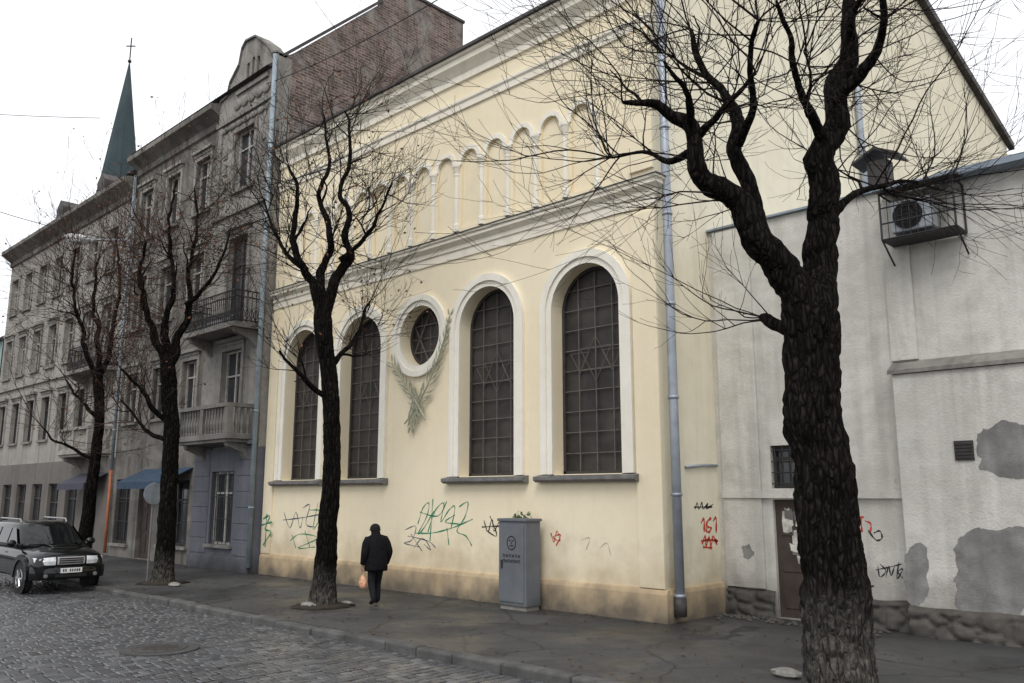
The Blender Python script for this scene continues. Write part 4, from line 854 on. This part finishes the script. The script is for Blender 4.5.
for sy in (-1,1):
    yl=lambda z: sy*(.862-(z-1.16)*.28+.008)
    for x0a,x1a,x0b,x1b in ((-1.55,-2.35,-2.12,-2.38),(-2.45,-3.25,-2.46,-3.25),(-3.35,-4.38,-3.35,-4.28)):
        mb=MB(); mb.quad(W(x0a,yl(1.22),1.22),W(x1a,yl(1.22),1.22),W(x1b,yl(1.63),1.63),W(x0b,yl(1.63),1.63)); mb.build('side_window',M['carglass'],CAR)
for sx_ in (-.90,-3.72):
    for sy in (-1,1):
        c_=W(sx_,sy*.80,.38); prof=[(.20,-.11),(.33,-.12),(.375,-.09),(.385,0),(.375,.09),(.33,.12),(.20,.11)]
        mb=MB(); mb.lathe(prof,c_,'y',28); wh=mb.build('wheel',M['rubber'],CAR,smooth=True)
        mb=MB(); mb.lathe([(.24,0),(.235,sy*.02),(.2,-sy*.02),(.06,-sy*.0),(.05,sy*.015),(.02,sy*.015)],(c_.x,c_.y+sy*.115,c_.z),'y',24)
        for i in range(6): an=PI*i/3; mb.tube([V(c_.x,c_.y+sy*.12,c_.z),V(c_.x+.23*math.cos(an),c_.y+sy*.125,c_.z+.23*math.sin(an))],.028,5)
        mb.build('rim',M['alloy'],wh)
        mb=MB(); mb.lathe([(.46,0),(.46,sy*.01),(.02,sy*.012)],(c_.x,CYF+sy*.905,c_.z+.02),'y',28); mb.build('wheel_well_shade',M['black'],CAR)  # flat black disc on the body side, painting the shade of a wheel hollow
        mb=MB(); n=16; inn=[(c_.x+.46*math.cos(PI*i/n),c_.z+.0+.47*math.sin(PI*i/n)) for i in range(n+1)]; ou=[(c_.x+.59*math.cos(PI*i/n),c_.z+.60*math.sin(PI*i/n)) for i in range(n+1)]
        band(mb,inn,ou,lambda u,v,w_: V(u,CYF+sy*(.86-w_),v),.09,False); mb.build('fender_flare',M['carpaint'],CAR,bevel=.03)
mb=MB(); mb.box(CXF-.05,CXF+.04,CYF-.34,CYF+.34,CZ+.73,CZ+.93); gr=mb.build('grille',M['chrome'],CAR,bevel=.025)
mb=MB(); 
for i in range(3): z=CZ+.762+.052*i; mb.box(CXF+.041,CXF+.046,CYF-.29,CYF+.29,z,z+.033)
mb.build('grille_slots',M['black'],gr)
for sy in (-1,1):
    mb=MB(); L=[]
    for q in range(6):
        t=q/5; y_=sy*(.38+.46*t); xf=.055-.02*t-.18*t**3; L.append([W(xf-.12,y_,.73),W(xf,y_,.73),W(xf+.012,y_,.83),W(xf-.03,y_,.93-.02*t),W(xf-.14,y_,.94-.02*t)])
    mb.loft(L); mb.build('headlight',M['lens'],CAR,bevel=.012)
    mb=MB(); mb.lathe([(.05,0),(.05,.03),(.035,.036),(.01,.035)],(CXF+.05,CYF+sy*.60,CZ+.47),'x',16); mb.build('fog_light',M['sill'],CAR)
    mb=MB(); mb.ell(W(-1.5,sy*1.0,1.24),.07,.12,.095); mb.tube([W(-1.45,sy*.84,1.17),W(-1.48,sy*.95,1.21)],.03,6); mb.build('mirror',M['carpaint'],CAR,smooth=True)
    mb=MB(); mb.tube([W(-2.25,sy*.58,1.75),W(-2.35,sy*.58,1.84),W(-4.1,sy*.58,1.85),W(-4.2,sy*.58,1.76)],.022,6); mb.build('roof_rail',M['alloy'],CAR)
    for hx in (-2.35,-3.3): mb=MB(); y_=sorted((CYF+sy*.90,CYF+sy*.925)); mb.box(CXF+hx-.1,CXF+hx+.1,y_[0],y_[1],CZ+.98,CZ+1.01); mb.build('door_handle',M['chrome'],CAR)
mb=MB(); L=[]
for q in range(17):
    y_=-.90+1.8*q/16; xf=.09-.22*abs(y_/.9)**3.2; L.append([W(xf-.14,y_,.36),W(xf-.05,y_,.37),W(xf-.012,y_,.43),W(xf,y_,.52),W(xf-.008,y_,.62),W(xf-.05,y_,.68),W(xf-.16,y_,.70)])
mb.loft(L); mb.build('bumper',M['carpaint'],CAR,smooth=True)
mb=MB(); mb.box(CXF+.03,CXF+.088,CYF-.38,CYF+.38,CZ+.43,CZ+.50); mb.build('bumper_intake',M['black'],CAR)
mb=MB(); mb.box(CXF+.06,CXF+.10,CYF-.26,CYF+.26,CZ+.53,CZ+.65); pl=mb.build('number_plate',M['white'],CAR)
mb=MB()
for i in range(8):
    if i in (2,): continue
    y_=CYF-.21+.055*i; mb.box(CXF+.1005,CXF+.1015,y_,y_+.034,CZ+.557,CZ+.625)
mb.build('plate_characters',M['black'],pl)
mb=MB(); mb.loft([[W(x_,y_*k_,z) for y_ in (-.34,-.2,.2,.34)]+[W(x_,y_*k_,z-.12) for y_ in (.34,.2,-.2,-.34)] for x_,z,k_ in ((-.48,1.14,.9),(-.56,1.205,1),(-.95,1.22,1),(-1.1,1.21,.9))]); mb.build('bonnet_scoop',M['carpaint'],CAR,smooth=True,bevel=.02)
# ---------------------------------------------------------------- person
PP=onZ(375,605.5,0); PE=empty('person',tuple(PP),'person in black coat and cap walking away along the pavement, bag in hand','person')
hd=Vector((-.96,.28,0)).normalized(); lf=Vector((-hd.y,hd.x,0))
def q_(f,l,z): return PP+hd*f+lf*l+V(0,0,z)
J={}; E=[]; 
def jn(n,f,l,z,r,par=None,r2=None):
    J[n]=(q_(f,l,z),(r,r2 or r),len(J)); 
    if par: E.append((J[par][2],J[n][2]))
jn('pel',0,0,.93,.155); jn('sp',.02,0,1.1,.15,'pel'); jn('ch',.03,0,1.32,.165,'sp'); jn('ub',.05,0,1.44,.11,'ch'); jn('nk',.08,0,1.53,.058,'ub'); jn('hb',.115,0,1.60,.085,'nk'); jn('hm',.13,0,1.66,.098,'hb'); jn('ht',.125,0,1.725,.07,'hm'); jn('nose',.23,0,1.63,.016,'hm')
for s,n in ((1,'l'),(-1,'r')):
    jn(n+'ear',.115,s*.10,1.635,.02,'hm')
    jn(n+'sh',.03,s*.20,1.42,.08,'ub'); e=(-.05 if s>0 else -.01); wv=(.02 if s>0 else .14)
    jn(n+'el',e,s*.29,1.14,.058,n+'sh'); jn(n+'wr',wv,s*.30,.89,.033,n+'el'); jn(n+'pm',wv+.015,s*.30,.82,.036,n+'wr')
    for i in range(4):
        o=-.03+.02*i; jn(n+'f%da'%i,wv+.02+o,s*.30,.765,.0095,n+'pm'); jn(n+'f%db'%i,wv+.02+o,s*.285,.725-.006*abs(i-1),.0085,n+'f%da'%i); jn(n+'f%dc'%i,wv+.02+o,s*.26,.72,.0075,n+'f%db'%i)
    jn(n+'t1',wv+.06,s*.285,.80,.011,n+'pm'); jn(n+'t2',wv+.075,s*.27,.765,.009,n+'t1')
    jn(n+'hip',0,s*.095,.86,.11,'pel'); k_,a_=((-.02,-.17) if s>0 else (.12,.10)); jn(n+'kn',k_+.03,s*.10,.49,.085,n+'hip'); jn(n+'an',a_,s*.10,.11 if s<0 else .13,.060,n+'kn'); jn(n+'to',a_+.17,s*.115,.045 if s<0 else .05,.045,n+'an')
me=bpy.data.meshes.new('body'); me.from_pydata([tuple(v[0]-PP) for v in J.values()],E,[]); o=bpy.data.objects.new('body',me); col.objects.link(o)
md=o.modifiers.new('Skin','SKIN'); md.use_smooth_shade=True
for v in J.values(): 
    sv=me.skin_vertices[0].data[v[2]]; sv.radius=v[1]; sv.use_root=(v[2]==0)
o.modifiers.new('Sub','SUBSURF').levels=2
bpy.context.view_layer.update(); dg=bpy.context.evaluated_depsgraph_get(); nm=bpy.data.meshes.new_from_object(o.evaluated_get(dg)); o.modifiers.clear(); o.data=nm; o.name='body'
nm.materials.clear()
for m_ in ('skin','coat','trou','shoe'): nm.materials.append(M[m_])
for p in nm.polygons:
    c_=p.center; lat=abs((c_).dot(lf)); p.use_smooth=True
    if c_.z<.10: p.material_index=3
    elif c_.z<.86 and lat<.22: p.material_index=2
    elif c_.z<.885 and lat>.22: p.material_index=0
    elif c_.z>1.56: p.material_index=0
    else: p.material_index=1
o.parent=PE; ORG[o.name]=PP
# coat with sleeves and turned-up collar
mb=MB(); loops=[]
for z,rl,rf,f in ((.74,.255,.19,.0),(.79,.262,.20,.0),(.95,.258,.20,.0),(1.12,.248,.195,.015),(1.3,.26,.19,.02),(1.40,.25,.17,.03),(1.47,.18,.13,.045),(1.52,.105,.105,.065),(1.60,.098,.105,.095),(1.605,.08,.085,.095)):
    loops.append([q_(f+rf*math.cos(2*PI*j/24)*(1+.05*noise.noise(V(j*.9,z*7,0))),rl*math.sin(2*PI*j/24)*(1+.05*noise.noise(V(j*.9,z*7,3))),z) for j in range(24)])
mb.loft(loops)
for s,n in ((1,'l'),(-1,'r')):
    a,b_,c_=J[n+'sh'][0],J[n+'el'][0],J[n+'wr'][0]; P_,Q=catmull([a+lf*s*-.03+V(0,0,.01),a+(b_-a)*.35,b_,b_+(c_-b_)*.5,c_+V(0,0,.0)],[.095,.10,.085,.074,.06],.05); mb.tube(P_,Q,14,True,.07,9)
mb.build('coat',M['coat'],PE,smooth=True)
mb=MB(); hc=q_(.12,0,1.655); mb.ell(hc,.116,.116,.105,18,8,-.2,.5); mb.tube([hc+V(.114*math.cos(2*PI*j/18),.114*math.sin(2*PI*j/18),-.035) for j in range(19)],.016,6); mb.build('cap',M['hair'],PE,smooth=True)
mb=MB()
for s in (1,-1): mb.ell(q_(.218,s*.034,1.655),.012,.012,.009,8,5)
mb.build('eyes',M['black'],PE); mb=MB(); mb.tube([q_(.213,-.025,1.582),q_(.221,0,1.58),q_(.213,.025,1.582)],.006,5); mb.build('mouth',M['door'],PE)
# carrier bag
hp=J['lf1b'][0]; mb=MB(); loops=[]; bt=hp+V(0,0,-.02)
for z,r_ in ((-.33,.04),(-.315,.10),(-.25,.12),(-.17,.11),(-.10,.07),(-.05,.03)):
    loops.append([bt+hd*(r_*1.15*math.cos(2*PI*j/18)*(1+.22*noise.noise(V(j*.8,z*9,1))))+lf*(r_*.75*math.sin(2*PI*j/18)*(1+.22*noise.noise(V(j*.8,z*9,4))))+V(0,0,z) for j in range(18)])
bgo=empty('carrier_bag',tuple(bt+V(0,0,-.33)),'crumpled orange and white plastic bag hanging from the walking person\'s hand','bag')
mb.loft(loops); mb.build('bag_body',M['bag'],bgo,smooth=True)
mb=MB()
for s in (.02,-.02): mb.tube([bt+hd*s+V(0,0,-.06),bt+hd*s*.6+V(0,0,-.01),bt+V(0,0,.012)],.008,5)
mb.build('handle',M['bag'],bgo)
# ---------------------------------------------------------------- fallen leaves
mb=MB(); rng=random.Random(8)
for i in range(650):
    x=rng.uniform(-34,-2); y=rng.choice((rng.gauss(9.55,.18),rng.uniform(9.5,14),13.6+abs(rng.gauss(0,.2)),rng.uniform(9.5,12)))
    y=max(9.42,min(y,13.95)); a=rng.uniform(0,6.28); s=rng.uniform(.02,.05); c_,s_=math.cos(a)*s,math.sin(a)*s; z=.008+rng.uniform(0,.012)
    mb.quad((x-c_,y-s_,z),(x+s_*.6,y-c_*.6,z+.012),(x+c_,y+s_,z),(x-s_*.6,y+c_*.6,z+.008))
o=mb.build('fallen_leaves',M['litter'],recalc=False); tag(o,'scattered brown fallen leaves and scraps on the pavement','leaves',kind='stuff')
mb=MB()
for i in range(160):
    x=rng.uniform(-9.3,-6); y=15.9-abs(rng.gauss(0,.25)); s=rng.uniform(.015,.06); mb.ell((x,y,s*.4),s,s*.8,s*.6,6,4)
o=mb.build('debris',M['rubble']); tag(o,'crumbled plaster debris along the foot of the grey annex','debris',kind='stuff')
